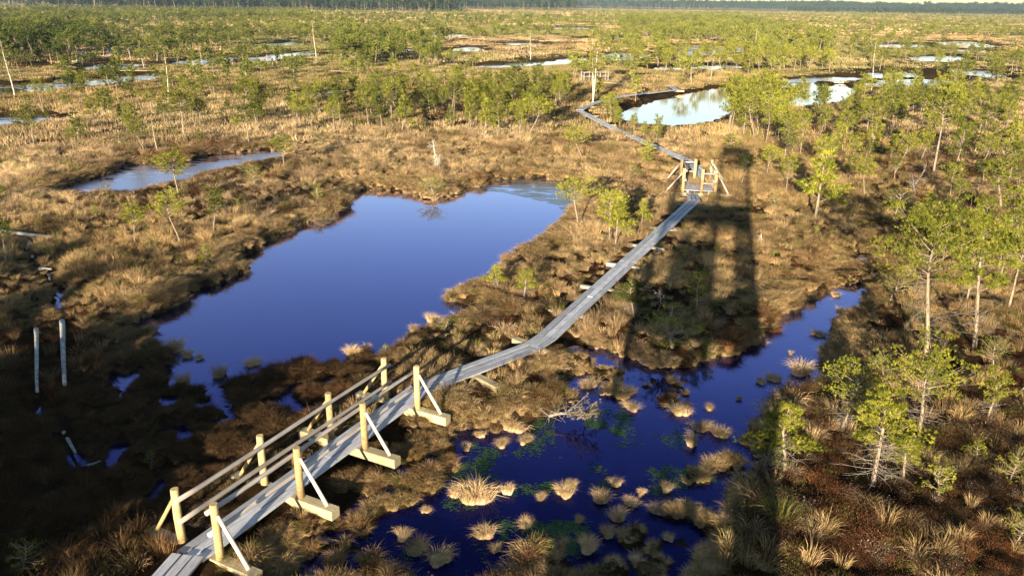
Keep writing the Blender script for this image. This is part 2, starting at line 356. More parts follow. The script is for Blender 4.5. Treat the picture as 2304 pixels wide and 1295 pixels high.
for P in FARP: sheet('pond', grow(P, 1.0 + min(6.2, .014 * np.hypot(*P.mean(0)))), M['water_far'], 'small bright pool on the far bog')

m, t, N, L = newmat('ice_film'); g = nd(N, 'ShaderNodeNewGeometry'); P = g.outputs['Position']
gl = nd(N, 'ShaderNodeBsdfPrincipled'); gl.inputs['Roughness'].default_value = 0.22; gl.inputs['IOR'].default_value = 1.9
L.new(ramp(t, noise(t, 1.1, mapping(t, P, (1, 3, 1)), 6, 0.7), [(0.35, (0.05, 0.06, 0.08)), (0.65, (0.22, 0.24, 0.27))]), gl.inputs['Base Color'])
tr = nd(N, 'ShaderNodeBsdfTransparent'); mx = nd(N, 'ShaderNodeMixShader'); L.new(ramp(t, noise(t, .5, mapping(t, P, (1, 2.5, 1)), 6, .65, 1.0), [(0.44, 0.0), (0.52, .8)]), mx.inputs[0])
L.new(tr.outputs[0], mx.inputs[1]); L.new(gl.outputs[0], mx.inputs[2]); o = nd(N, 'ShaderNodeOutputMaterial'); L.new(mx.outputs[0], o.inputs[0])
P = polypx([(1080,408),(1190,396),(1250,398),(1320,410),(1345,432),(1300,470),(1275,490),(1255,462),(1190,446),(1130,432),(1060,428)], WZ); tri = tessellate_polygon([[Vector((a, b, 0)) for a, b in P]])
me = mesh_from('ice_film', np.array([(a, b, WZ + .004) for a, b in P]), [tuple(t_) for t_ in tri], [m])
if me.polygons[0].normal.z < 0: me.flip_normals()
tag(link(bpy.data.objects.new('ice_film', me)), 'thin pale ice film over the far right end of the blue pond', kind='stuff')

# ------------------------------------------------------------------ wooden pieces
def beam_mesh(L, wd, h, ch=0.012):
    a, b = wd / 2, h / 2; c = min(ch, a * 0.4, b * 0.4)
    sec = [(-a + c, -b), (a - c, -b), (a, -b + c), (a, b - c), (a - c, b), (-a + c, b), (-a, b - c), (-a, -b + c)]
    V = [(x, y, z) for x in (0, L) for y, z in sec]
    F = [(k, (k + 1) % 8, 8 + (k + 1) % 8, 8 + k) for k in range(8)] + [tuple(range(7, -1, -1)), tuple(range(8, 16))]
    F = [f[::-1] for f in F]
    return V, F
def frame_x(p0, p1, up=(0, 0, 1)):
    p0 = Vector(p0); d = Vector(p1) - p0; L = d.length; x = d.normalized(); y = Vector(up).cross(x).normalized(); z = x.cross(y)
    W = Matrix.Identity(4)
    for k, c in enumerate((x, y, z)):
        for q in range(3): W[q][k] = c[q]
    W.translation = p0; return W, L
def beam(name, p0, p1, wd, h, mat, parent, label=None, tilt=0.0):
    W, L = frame_x(p0, p1); V, F = beam_mesh(L, wd, h)
    o = bpy.data.objects.new(name, mesh_from(name, V, F, [mat])); link(o, parent, W @ Matrix.Rotation(tilt, 4, 'X'))
    if label: o['label'] = label
    return o
def pole(name, p0, p1, r0, r1, mat, parent, n=12, wob=0.012, axis='x'):
    W, L = frame_x(p0, p1, (0, 0, 1) if abs((Vector(p1) - Vector(p0)).normalized().z) < 0.95 else (0, 1, 0))
    segs = max(2, int(L / 0.5)); V = []; F = []; ph = random.uniform(0, 6)
    for s in range(segs + 1):
        t = s / segs; r = r0 + (r1 - r0) * t
        oy = wob * math.sin(t * 5 + ph) * (0 < s < segs); oz = wob * math.cos(t * 4 + ph) * (0 < s < segs)
        for k in range(n):
            a = 2 * math.pi * k / n; q = r * (1 + 0.04 * math.sin(3 * a + ph + s))
            V.append((L * t, oy + q * math.cos(a), oz + q * math.sin(a)))
    for s in range(segs):
        for k in range(n): F.append((s * n + k, s * n + (k + 1) % n, (s + 1) * n + (k + 1) % n, (s + 1) * n + k)[::-1])
    F.append(tuple(range(n))); F.append(tuple(range(segs * n + n - 1, segs * n - 1, -1)))
    me = mesh_from(name, V, F, [mat])
    sm = np.ones(len(F), bool); sm[-2:] = False; me.polygons.foreach_set('use_smooth', sm)
    return link(bpy.data.objects.new(name, me), parent, W)

DZ = 0.40                                        # deck level
def unit(v): return v / (np.linalg.norm(v) + 1e-9)
def run_planks(parent, pts, z=DZ, width=0.62, n=3, plen=3.4, mat=None, th=0.05, stag=True, seed=0):
    """n planks abreast following the corner points (world xy), mitred at the corners"""
    rd = random.Random(seed); pts = [np.array(p[:2], float) for p in pts]; pw = width / n
    def off(i, o):
        p = pts[i]
        if i == 0: e = unit(pts[1] - p); return p + o * np.array([-e[1], e[0]])
        if i == len(pts) - 1: e = unit(p - pts[i - 1]); return p + o * np.array([-e[1], e[0]])
        a = unit(p - pts[i - 1]); b = unit(pts[i + 1] - p); m = unit(a + b); k = 1 / max(0.5, float(a @ m))
        return p + o * k * np.array([-m[1], m[0]])
    for i in range(len(pts) - 1):
        L = np.linalg.norm(pts[i + 1] - pts[i]); ns = max(1, round(L / plen))
        for q in range(n):
            lo, hi = -width / 2 + q * pw + 0.020 + rd.uniform(-.003, .003), -width / 2 + (q + 1) * pw - 0.020
            a0, a1, b0, b1 = off(i, lo), off(i, hi), off(i + 1, lo), off(i + 1, hi)
            cuts = [0] + [min(0.97, max(0.03, (k + (rd.uniform(-.22, .22) if stag else 0)) / ns)) for k in range(1, ns)] + [1]
            for s in range(ns):
                g0 = 0.004 / L if s else 0.004 / L; t0, t1 = cuts[s] + g0, cuts[s + 1] - g0
                c0, c1 = a0 + (b0 - a0) * t0, a1 + (b1 - a1) * t0; d0, d1 = a0 + (b0 - a0) * t1, a1 + (b1 - a1) * t1
                mid = (c0 + c1) / 2; ex = unit((d0 + d1) / 2 - mid); ey = np.array([-ex[1], ex[0]])
                zz = z + rd.uniform(-.009, .009); tz = rd.uniform(-.007, .007)
                V = []
                for (pt, dz_) in ((c0, 0), (c1, 0), (d1, tz), (d0, tz)):
                    lx, ly = (pt - mid) @ ex, (pt - mid) @ ey; V.append((lx, ly, dz_)); 
                V = [(x, y, h - th) for x, y, h in V] + [(x, y, h - 0.006) for x, y, h in V] + \
                    [(x + (0.006 if k in (0, 1) else -0.006), y + (0.006 if k in (0, 3) else -0.006), h) for k, (x, y, h) in enumerate(V)]
                F = [(3, 2, 1, 0)] + [(k, (k + 1) % 4, 4 + (k + 1) % 4, 4 + k) for k in range(4)] + [(4 + k, 4 + (k + 1) % 4, 8 + (k + 1) % 4, 8 + k) for k in range(4)] + [(8, 9, 10, 11)]
                W = Matrix.Identity(4)
                W[0][0], W[1][0] = ex; W[0][1], W[1][1] = ey; W.translation = Vector((mid[0], mid[1], zz))
                link(bpy.data.objects.new('plank', mesh_from('plank', V, F, [mat or M['deck']])), parent, W)
def sleeper(parent, c, e, half_l, half_r, z, wd=0.22, h=0.22, mat=None):
    n = np.array([-e[1], e[0]])       # left of the walking direction
    a = c + n * half_l; b = c - n * half_r
    return beam('sleeper', (a[0], a[1], z - h / 2), (b[0], b[1], z - h / 2), wd, h, mat or M['sleeper'], parent)

# the near footbridge, from its own measured grid of posts
B0 = np.array([-5.72, 12.94]); BA = 0.4700; BS = 2.34
bd = np.array([math.sin(BA), math.cos(BA)]); bn = np.array([-bd[1], bd[0]])    # bn points left
turn = G(461, 1226, DZ)[:2]
axis0 = B0 + bn * 0.52
br = thing('footbridge', 'wooden footbridge with round posts and pole handrails at the bottom of the picture', 'footbridge', (*axis0, 0), 0)
b_end = axis0 + bd * (3 * BS + 0.95)
run_planks(br, [axis0 - bd * 0.28, b_end], plen=4.6, seed=2, stag=False, width=.74)
PH = 1.26
for k in range(4):
    c = axis0 + bd * (BS * k)
    sleeper(br, c, bd, 1.5, 1.5, 0.345, 0.26, 0.24)
    for s in (1, -1):
        q = c + bn * (0.53 * s) + bd * 0.0
        pole('post', (*q, 0.345), (q[0], q[1], 0.345 + PH), 0.085, 0.078, M['post'], br, 14)
        o = c + bn * (1.28 * s)
        u = q + bn * (0.075 * s)
        pole('brace', (o[0], o[1], 0.36), (u[0], u[1], 0.345 + PH * 0.80), 0.045, 0.038, M['brace'] if s < 0 else M['post'], br, 10, 0.004)
for s in (1, -1):
    for hh in (1.06, 0.56):
        a = axis0 + bn * (0.415 * s) - bd * 0.10; b = axis0 + bd * (3 * BS + 0.12) + bn * (0.415 * s)
        pole('handrail', (a[0], a[1], 0.345 + hh), (b[0], b[1], 0.345 + hh - 0.02), 0.052, 0.043, M['rail'], br, 12, 0.012)
# deck before the bridge
w0 = thing('boardwalk', 'short run of three grey planks leading up to the near footbridge', 'boardwalk', (*turn, 0), 0, 'runs of the boardwalk')
low = G(399, 1295, DZ)[:2]; e0 = unit(turn - low)
st = axis0 - bd * 0.30
run_planks(w0, [low - e0 * 3.0, st + 0 * e0 - e0 * 0.02], z=DZ + 0.055, plen=9, seed=1, width=.72)
sleeper(w0, st - e0 * 2.2, e0, 1.0, 1.0, 0.40)
# middle run
mid_px = [(1060, 828), (1222, 772), (1262, 728), (1340, 662), (1430, 584), (1500, 515), (1552, 458), (1560, 449)]
mp = [b_end + bd * 0.01] + [G(a, b, DZ)[:2] for a, b in ((1198, 778), (1230, 757), (1562, 450), (1556, 431))]
w1 = thing('boardwalk', 'long straight plank boardwalk running from the near footbridge past the blue pond', 'boardwalk', (mp[1][0], mp[1][1], 0), 0, 'runs of the boardwalk')
run_planks(w1, mp, plen=4.0, seed=3, width=.74)
def sl_at(px, py, parent, e, hl=.84, hr=.84, wd=0.16):
    sleeper(parent, G(px, py, 0.345)[:2], e, hl, hr, 0.345, wd, 0.17, M['rail'] if wd < .2 else M['sleeper'])
eA = unit(mp[1] - mp[0]); eB = unit(mp[3] - mp[2])
sl_at(1072, 842, w1, eA, .95, 1.0, 0.26); sl_at(1203, 778, w1, eA, .95, .95, 0.26)
for px, py in ((1284, 704), (1352, 647), (1408, 596), (1455, 553), (1497, 514), (1530, 482), (1556, 460)): sl_at(px, py, w1, eB)
# crossing platform with posts
plx = unit((G(1650, 438, .35) - G(1490, 431, .35))[:2]); ply = np.array([-plx[1], plx[0]])
pf = thing('platform', 'raised timber platform with braced posts on the boardwalk beyond the blue pond', 'platform', (*G(1570, 431, 0)[:2], 0))
SZ = 0.40
nb = [G(1490, 430, SZ)[:2], G(1650, 438, SZ)[:2]]; fb = [G(1486, 405, SZ)[:2], G(1641, 412, SZ)[:2]]
for a, b in (nb, fb): beam('sleeper', (a[0], a[1], SZ - .12), (b[0], b[1], SZ - .12), 0.24, 0.24, M['sleeper'], pf)
def on(bar, t): return bar[0] + (bar[1] - bar[0]) * t
tn = [(1536 - 1490) / 160, (1578 - 1490) / 160, (1609 - 1490) / 160]; tf = [(1531 - 1486) / 155, (1562 - 1486) / 155, (1598 - 1486) / 155]
PN = [on(nb, t) for t in tn]; PF = [on(fb, t) for t in tf]
# cross boards of the little deck
ncb = 12
for k in range(ncb):
    t0, t1 = (k + .05) / ncb, (k + .95) / ncb; tm = (t0 + t1) / 2
    a = PN[0] + (PF[0] - PN[0]) * tm + plx * 0.1; b = PN[2] + (PF[2] - PN[2]) * tm - plx * 0.12
    beam('plank', (a[0], a[1], SZ + .13), (b[0], b[1], SZ + .13), np.linalg.norm(PF[0] - PN[0]) / ncb * 0.93, 0.045, M['deck'], pf)
for a, b in ((PN[0] + plx * .3, PF[0] + plx * .3), (PN[2] - plx * .35, PF[2] - plx * .35)):
    beam('joist', (a[0], a[1], SZ + .05), (b[0], b[1], SZ + .05), 0.12, 0.1, M['sleeper'], pf)
PHT = 1.42
for q in PN + PF: pole('post', (q[0], q[1], SZ), (q[0], q[1], SZ + PHT), 0.1, 0.092, M['post'], pf, 12)
for q, o in ((PN[0], on(nb, .05)), (PN[2], on(nb, .93)), (PF[0], on(fb, .08)), (PF[2], on(fb, .94))):
    u = unit(o - q) * 0.09
    pole('brace', (o[0], o[1], SZ), (q[0] + u[0], q[1] + u[1], SZ + PHT * .8), 0.055, 0.045, M['brace'], pf, 10, 0.004)
def rail(a, b, h): pole('handrail', (a[0], a[1], SZ + h), (b[0], b[1], SZ + h), 0.05, 0.045, M['rail'], pf, 10, 0.006)
for h in (1.18, .62):
    rail(PN[1] - ply * .13, PN[2] - ply * .13 + plx * .1, h); rail(PF[0] + ply * .13, PF[1] + ply * .13, h)
    rail(PN[0] + plx * .13 - ply * .1, PF[0] + plx * .13 + ply * .1, h + .1); rail(PN[2] - plx * .13 - ply * .1, PF[2] - plx * .13 + ply * .1, h + .1)
# beyond the platform
def run_px(px, z=DZ): return [G(a, b, z)[:2] for a, b in px]
p2 = run_px([(1577, 401), (1568, 378), (1545, 359), (1478, 331), (1420, 305), (1382, 289), (1344, 270), (1305, 249)])
w2 = thing('boardwalk', 'plank boardwalk climbing away from the platform towards the tall double birch', 'boardwalk', (*p2[0], 0), 0, 'runs of the boardwalk')
run_planks(w2, p2, plen=4.5, width=0.8, seed=4)
for k in range(2, 7): sleeper(w2, (p2[k] + p2[k + 1]) / 2 if k < 7 else p2[k], unit(p2[min(k + 1, 7)] - p2[k]), 1.0, 1.0, .345)
sleeper(w2, (p2[2] + p2[3]) / 2, unit(p2[3] - p2[2]), 1.3, 1.0, .345)
p3 = run_px([(1305, 247), (1322, 238), (1348, 228), (1400, 216), (1470, 208), (1522, 202), (1510, 194), (1482, 191), (1440, 190), (1392, 187)])
w3 = thing('boardwalk', 'grey boardwalk looping past the bright pond and doubling back', 'boardwalk', (*p3[0], 0), 0, 'runs of the boardwalk')
run_planks(w3, p3, plen=6, width=0.8, seed=5)
for k in (1, 3, 5): sleeper(w3, p3[k], unit(p3[k + 1] - p3[k]), 1.0, 1.0, .345)
p4 = run_px([(1390, 187), (1340, 184), (1250, 182), (1150, 178), (1080, 172), (980, 166), (900, 161), (790, 161), (700, 156), (610, 150), (520, 149), (420, 153), (330, 159), (230, 158), (180, 154), (146, 147), (176, 138), (200, 131)])
w4 = thing('boardwalk', 'far boardwalk crossing the bog as a thin pale line', 'boardwalk', (*p4[0], 0), 0, 'runs of the boardwalk')
run_planks(w4, p4, plen=9, width=0.9, n=2, seed=6, mat=M['sleeper'])
p5 = run_px([(200, 130), (235, 129), (250, 124), (246, 114), (225, 110), (205, 104)])
w5 = thing('boardwalk', 'furthest boardwalk stretch where two walkers stand', 'boardwalk', (*p5[0], 0), 0, 'runs of the boardwalk')
run_planks(w5, p5, plen=9, width=0.9, n=2, seed=7)
def far_rail(label, x0, x1, y, hgt=1.3, n=2, braces=True):
    a = G(x0, y, .4)[:2]; b = G(x1, y - 1, .4)[:2]; e = unit(b - a); nn = np.array([-e[1], e[0]])
    t = thing('railing', label, 'railing', (*a, 0))
    for s in (0, 1.0):
        for k in range(n + 1):
            q = a + (b - a) * k / n + nn * s
            pole('post', (q[0], q[1], .2), (q[0], q[1], .4 + hgt), .07, .06, M['rail'], t, 8)
        for h in (hgt * .92, hgt * .5):
            p, r_ = a + nn * s - e * .15, b + nn * s + e * .15
            pole('handrail', (p[0], p[1], .4 + h), (r_[0], r_[1], .4 + h), .035, .03, M['rail'], t, 8)
    if braces:
        q = b + e * 1.2
        pole('brace', (q[0], q[1], .3), (b[0], b[1], .4 + hgt * .85), .07, .06, M['post'], t, 8)
        q = a - e * 1.2; pole('brace', (q[0], q[1], .3), (a[0], a[1], .4 + hgt * .85), .07, .06, M['post'], t, 8)
    return t
far_rail('pale timber railing on the far boardwalk behind the tall double birch', 1314, 1368, 184, 1.35, 3, False)
far_rail('pale timber railing on the far boardwalk just left of the bare tall birch', 592, 614, 148, 1.3, 2, True)
far_rail('short pale railing post pair at a far boardwalk gap', 524, 532, 149, 1.2, 1, False)
far_rail('braced pale railing below the two distant walkers', 183, 196, 138, 1.45, 1, True)

# logs
LOGS = []
def log(label, a, b, r, z=0.05, mat='oldlog', name='log', gp=None, n=10):
    A_, B_ = G(*a, z), G(*b, z); LOGS.append((A_[:2], B_[:2])); t = pole(name, A_, B_, r, r * .6, M[mat], None, n, 0.01)
    return tag(t, label, 'log', gp)
log('straight pale birch log lying lengthwise in the shade, right one of two', (139, 722), (146, 864), .09, .3)
log('thin broken birch log beside the straight one, left of the pair', (81, 740), (84, 880), .07, .32)
log('long sunlit fallen birch trunk at the left edge', (-30, 517), (122, 533), .10, .3)
log('short pale log across the wet ditch on the left', (88, 604), (117, 605), .07, .2)
log('thin peeling birch log pointing down the dark ditch', (144, 972), (170, 1018), .055, .1)
log('weathered stick lying in the dark heather left of the footbridge', (196, 1046), (226, 1036), .03, .2, 'deadwood', 'stick')
for a, b, lb in (((66, 543), (60, 560), 'small pale birch piece at the head of the ditch'), ((72, 576), (84, 596), 'pale stub of wood in the upper ditch'), ((110, 618), (112, 632), 'upright white stub below the short cross log')):
    log(lb, a, b, .07, .12)
# ------------------------------------------------------------------ plants: builders
def tube(path, radii, n=5):
    P = np.array(path, float); m = len(P); V = []
    T = np.gradient(P, axis=0)
    for k in range(m):
        t = unit(T[k]); a = unit(np.cross(t, [0.3, 0.9, 0.2] if abs(t[2]) > .8 else [0, 0, 1])); b = np.cross(t, a)
        for q in range(n):
            an = 2 * math.pi * q / n; V.append(P[k] + radii[k] * (a * math.cos(an) + b * math.sin(an)))
    F = [(k * n + q, k * n + (q + 1) % n, (k + 1) * n + (q + 1) % n, (k + 1) * n + q) for k in range(m - 1) for q in range(n)]
    return np.array(V), F
class Acc:
    def __init__(s): s.V = []; s.F = []; s.n = 0
    def add(s, V, F):
        s.V.append(np.asarray(V, float)); s.F += [tuple(i + s.n for i in f) for f in F]; s.n += len(V)
    def mesh(s, name, mats, smooth=False): return mesh_from(name, np.concatenate(s.V) if s.V else np.zeros((0, 3)), s.F, mats, smooth)
def blades(P, D, Lh, Wd):
    """one triangle per blade: base centre P, direction D, length, width"""
    n = len(P); s = np.cross(D, rng.normal(size=(n, 3))); s /= np.linalg.norm(s, axis=1)[:, None] + 1e-9
    V = np.empty((n, 3, 3)); V[:, 0] = P - s * Wd[:, None] / 2; V[:, 1] = P + s * Wd[:, None] / 2; V[:, 2] = P + D * Lh[:, None]
    return V.reshape(-1, 3), np.arange(n * 3).reshape(-1, 3)
def rdir(n, up=0.0):
    d = rng.normal(size=(n, 3)); d[:, 2] += up; return d / (np.linalg.norm(d, axis=1)[:, None] + 1e-9)

def pine(seed, h=4.0, kind='umbrella', tufts=420, nb=9, bl=0.13, bw=0.016, dead=20, lean=0.1, crown0=0.45, spread=0.36, sides=6, bend=0.12):
    """returns trunk mesh, crown mesh, dead branch mesh (or None)"""
    global rng
    keep = rng; rng = np.random.default_rng(seed); rd = random.Random(seed)
    tr = Acc(); dd = Acc(); ends = []
    la = rd.uniform(0, 6.28); ba = rd.uniform(0, 6.28)
    def axis(t):
        return np.array([lean * h * t * math.cos(la) + bend * h * math.sin(t * 3.0) * t * math.cos(ba), lean * h * t * math.sin(la) + bend * h * math.sin(t * 3.0) * t * math.sin(ba), h * t * 0.97])
    r0 = 0.012 * h + 0.014
    ts = np.linspace(0, 1, 9); ta = [axis(t) for t in ts]; ta[0] = ta[0] - np.array([0, 0, .15])
    V_, F_ = tube(ta, [r0 * (1.25 if t == 0 else 1) * (1 - t) ** 0.7 + .008 for t in ts], sides); tr.add(V_, F_)
    nbr = 26 if tufts > 250 else 16
    for b in range(nbr):
        t = crown0 + (0.97 - crown0) * (b + rd.random()) / nbr; u = (t - crown0) / (1 - crown0)
        if kind == 'umbrella': ln = spread * h * (0.35 + 0.95 * math.sin(min(1, u * 1.05 + .18) * 2.6) ** 1.0) * rd.uniform(.55, 1.15)
        elif kind == 'conic': ln = spread * h * (1.05 - 0.85 * u) * rd.uniform(.6, 1.2)
        else: ln = spread * h * (0.9 - 0.35 * u) * rd.uniform(.35, 1.25)
        ln = max(.15, ln)
        a = b * 2.4 + rd.uniform(-.5, .5); p = axis(t); up = rd.uniform(.1, .5) + .3 * u
        pts = [p]; d = np.array([math.cos(a), math.sin(a), up])
        for k in range(3):
            d = d + np.array([rd.uniform(-.25, .25), rd.uniform(-.25, .25), rd.uniform(-.05, .22)]); pts.append(pts[-1] + unit(d) * ln / 3)
        V_, F_ = tube(pts, [.010 + .009 * ln, .012 + .004 * ln, .009, .004], 4); tr.add(V_, F_)
        ends.append(np.array([pts[3], ln * .26])if 0 else (pts[3], ln)); ends.append((pts[2], ln * .9)); 
        if ln > .5: ends.append((pts[1] + (pts[2] - pts[1]) * .5, ln * .6))
        for k in range(2):
            sd = unit(d + rng.normal(size=3) * .8); q = pts[2] + sd * ln * .38
            V_, F_ = tube([pts[2 - k], (pts[2 - k] + q) / 2 + [0, 0, .02], q], [.008, .006, .003], 3); tr.add(V_, F_); ends.append((q, ln * .6))
    ends.append((axis(1.0), .35 * spread * h)); ends.append((axis(.96), .3 * spread * h))
    # tufts gathered into clumps round the branch ends
    E_ = np.array([e[0] for e in ends]); S_ = np.array([min(.16 * h, .10 + .30 * e[1]) for e in ends])
    w_ = S_ / S_.sum(); idx = rng.choice(len(E_), tufts, p=w_)
    T = E_[idx] + rng.normal(size=(tufts, 3)) * (S_[idx] * .36)[:, None] * np.array([1, 1, .45])
    D0 = T - axis(.55)[None, :]; D0 = D0 / (np.linalg.norm(D0, axis=1)[:, None] + 1e-6) + [0, 0, .9]
    P = np.repeat(T, nb, 0); D = rdir(len(P)) + np.repeat(D0, nb, 0) * .75; D /= np.linalg.norm(D, axis=1)[:, None]
    P = P - D * .01
    Vc, Fc = blades(P, D, rng.uniform(.7, 1.25, len(P)) * bl, np.full(len(P), bw) * rng.uniform(.8, 1.3, len(P)))
    # dead lower branches and twigs
    for b in range(dead):
        t = rd.uniform(.10, crown0 + .22); a = rd.uniform(0, 6.28); ln = h * rd.uniform(.05, .22) * (1.2 if t < .4 else .8); p = axis(t)
        d = np.array([math.cos(a), math.sin(a), rd.uniform(-.45, .15)]); pts = [p]
        for k in range(3): d = d + np.array([rd.uniform(-.35, .35), rd.uniform(-.35, .35), rd.uniform(-.1, .2)]); pts.append(pts[-1] + unit(d) * ln / 3)
        V_, F_ = tube(pts, [.011, .008, .006, .003], 3); dd.add(V_, F_)
        for k in range(3):
            s0 = pts[1 + k % 3]; s1 = s0 + unit(d + rng.normal(size=3) * .9) * ln * .35
            V_, F_ = tube([s0, s1], [.006, .002], 3); dd.add(V_, F_)
    rng = keep
    return (tr.mesh('trunk', [M['bark']], True), mesh_from('crown', Vc, Fc, [M['needles']]), dd.mesh('dead_branches', [M['deadwood']], True) if dead else None)

def merged(parts, name, leafmat):
    """one mesh out of trunk + crown for far trees"""
    Vs = []; Fs = []; mi = []; n = 0
    for me, k in parts:
        v = np.empty(len(me.vertices) * 3); me.vertices.foreach_get('co', v); v = v.reshape(-1, 3)
        Fs += [tuple(i + n for i in p.vertices) for p in me.polygons]; mi += [k] * len(me.polygons); Vs.append(v); n += len(v)
    return mesh_from(name, np.concatenate(Vs), Fs, [M['bark'], leafmat], False, mi)

NEAR = [pine(11, 2.4, 'conic', 900, 13, .095, .016, 60, .03, .35, .34, 8), pine(12, 2.6, 'umbrella', 950, 13, .095, .016, 70, .06, .42, .42, 8),
        pine(13, 3.2, 'conic', 1300, 13, .095, .016, 80, .05, .38, .30, 8, .06), pine(14, 2.2, 'loose', 650, 13, .095, .016, 40, .10, .40, .36, 8)]
NEAR_H = [2.4, 2.6, 3.2, 2.2]
TALLN = [pine(15, 5.5, 'umbrella', 2500, 11, .12, .018, 70, .06, .55, .30, 9, .10), pine(16, 5.2, 'loose', 2000, 11, .12, .018, 50, .10, .45, .30, 9, .04)]
MID = [pine(21, 3.6, 'umbrella', 620, 8, .17, .034, 16, .05, .50, .30, 5), pine(22, 3.4, 'conic', 640, 8, .17, .034, 12, .04, .28, .28, 5),
       pine(23, 3.8, 'loose', 560, 8, .17, .034, 16, .10, .42, .30, 5), pine(24, 3.5, 'umbrella', 520, 8, .17, .034, 14, .15, .55, .34, 5, .2),
       pine(25, 3.3, 'loose', 640, 8, .17, .034, 8, .05, .22, .32, 5), pine(26, 4.0, 'umbrella', 600, 8, .17, .034, 18, .08, .58, .26, 5)]
MID_H = [3.6, 3.4, 3.8, 3.5, 3.3, 4.0]
BUSH = [pine(31, 1.2, 'loose', 260, 9, .09, .014, 10, .1, .10, .62, 5), pine(32, 1.0, 'conic', 220, 9, .09, .014, 8, .1, .12, .55, 5), pine(33, 1.4, 'umbrella', 260, 9, .09, .014, 14, .1, .35, .5, 5)]
BUSH_H = [1.2, 1.0, 1.4]
def far_pine(seed, kind, c0, spr, big=1.0):
    a, b, _ = pine(seed, 4.0, kind, 190, 6, .34 * big, .10 * big, 0, .05, c0, spr, 3); return a, b
FARM = [far_pine(41, 'umbrella', .5, .32), far_pine(42, 'loose', .35, .34), far_pine(43, 'conic', .25, .28), far_pine(44, 'umbrella', .6, .34)]
def birch(seed, h=6.0, stems=1, tw=150):
    global rng
    keep = rng; rng = np.random.default_rng(seed); rd = random.Random(seed); tr = Acc(); cr = Acc(); P = []
    for s in range(stems):
        a = rd.uniform(0, 6.28); ln = rd.uniform(.02, .07); hh = h * (1 - .1 * s); o = np.array([.12 * s, .05 * s, 0]); w1, w2 = rd.uniform(0, 6), rd.uniform(.01, .03)
        ax = lambda t: o + np.array([math.cos(a) * ln * hh * t + w2 * hh * math.sin(4 * t + w1), math.sin(a) * ln * hh * t, hh * t])
        ts = np.linspace(0, 1, 9); V_, F_ = tube([ax(t) - [0, 0, .15 * (t == 0)] for t in ts], [(.0065 * hh + .018) * (1 - t) ** .8 + .01 for t in ts], 6); tr.add(V_, F_)
        for b in range(34):
            t = .38 + .6 * (b + rd.random()) / 34; p = ax(t); an = rd.uniform(0, 6.28); L_ = hh * .20 * (1.15 - t) * rd.uniform(.6, 1.3) + .1
            d = np.array([math.cos(an) * .6, math.sin(an) * .6, .8]); q = p + unit(d) * L_ * .6; e = q + unit(d + [0, 0, -.4]) * L_ * .5
            V_, F_ = tube([p, q, e], [.014, .009, .004], 3); cr.add(V_, F_)
            for k in range(tw // 34 * 4): P.append(p + (e - p) * rd.uniform(.3, 1.05) + rng.normal(size=3) * .10)
    P = np.array(P); D = rdir(len(P), .2)
    Vc, Fc = blades(P, D, rng.uniform(.06, .16, len(P)), np.full(len(P), .055)); 
    tw_me = cr.mesh('twigs', [M['bark']], True); leaf = mesh_from('crown', Vc, Fc, [M['needles']]); rng = keep
    return tr.mesh('trunk', [M['birch']], True), leaf, tw_me
BIR = [birch(51, 6.5, 2, 330), birch(52, 6, 1, 130), birch(53, 5, 1, 90)]; BIR_H = [6.5, 6, 5]
def snag(seed, h, stems, mat):
    rd = random.Random(seed); t = Acc(); nr_ = np.random.default_rng(seed)
    for s in range(stems):
        a = rd.uniform(0, 6.28); p = np.array([.15 * s, .1 * s * (-1) ** s, -.1]); d = np.array([math.cos(a) * .2, math.sin(a) * .2, 1]); pts = [p]; hh = h * (1 - .22 * s)
        for k in range(6): d = d + np.array([rd.uniform(-.3, .3), rd.uniform(-.3, .3), 0]); pts.append(pts[-1] + unit(d) * hh / 6)
        V_, F_ = tube(pts, [.03 * (1 - k / 8) * h / 2.5 + .008 for k in range(7)], 6); t.add(V_, F_)
        for b in range(16):
            k = rd.randint(2, 5); e = unit(nr_.normal(size=3) + [0, 0, .5]); L_ = hh * rd.uniform(.12, .35); m_ = pts[k] + e * L_ * .5
            V_, F_ = tube([pts[k], m_, m_ + unit(e + nr_.normal(size=3) * .6) * L_ * .5], [.014 * h / 2.5, .009, .004], 4); t.add(V_, F_)
            for q in range(2):
                V_, F_ = tube([m_, m_ + unit(e + nr_.normal(size=3)) * L_ * .4], [.009, .003], 3); t.add(V_, F_)
    return t.mesh('trunk', [mat], True)

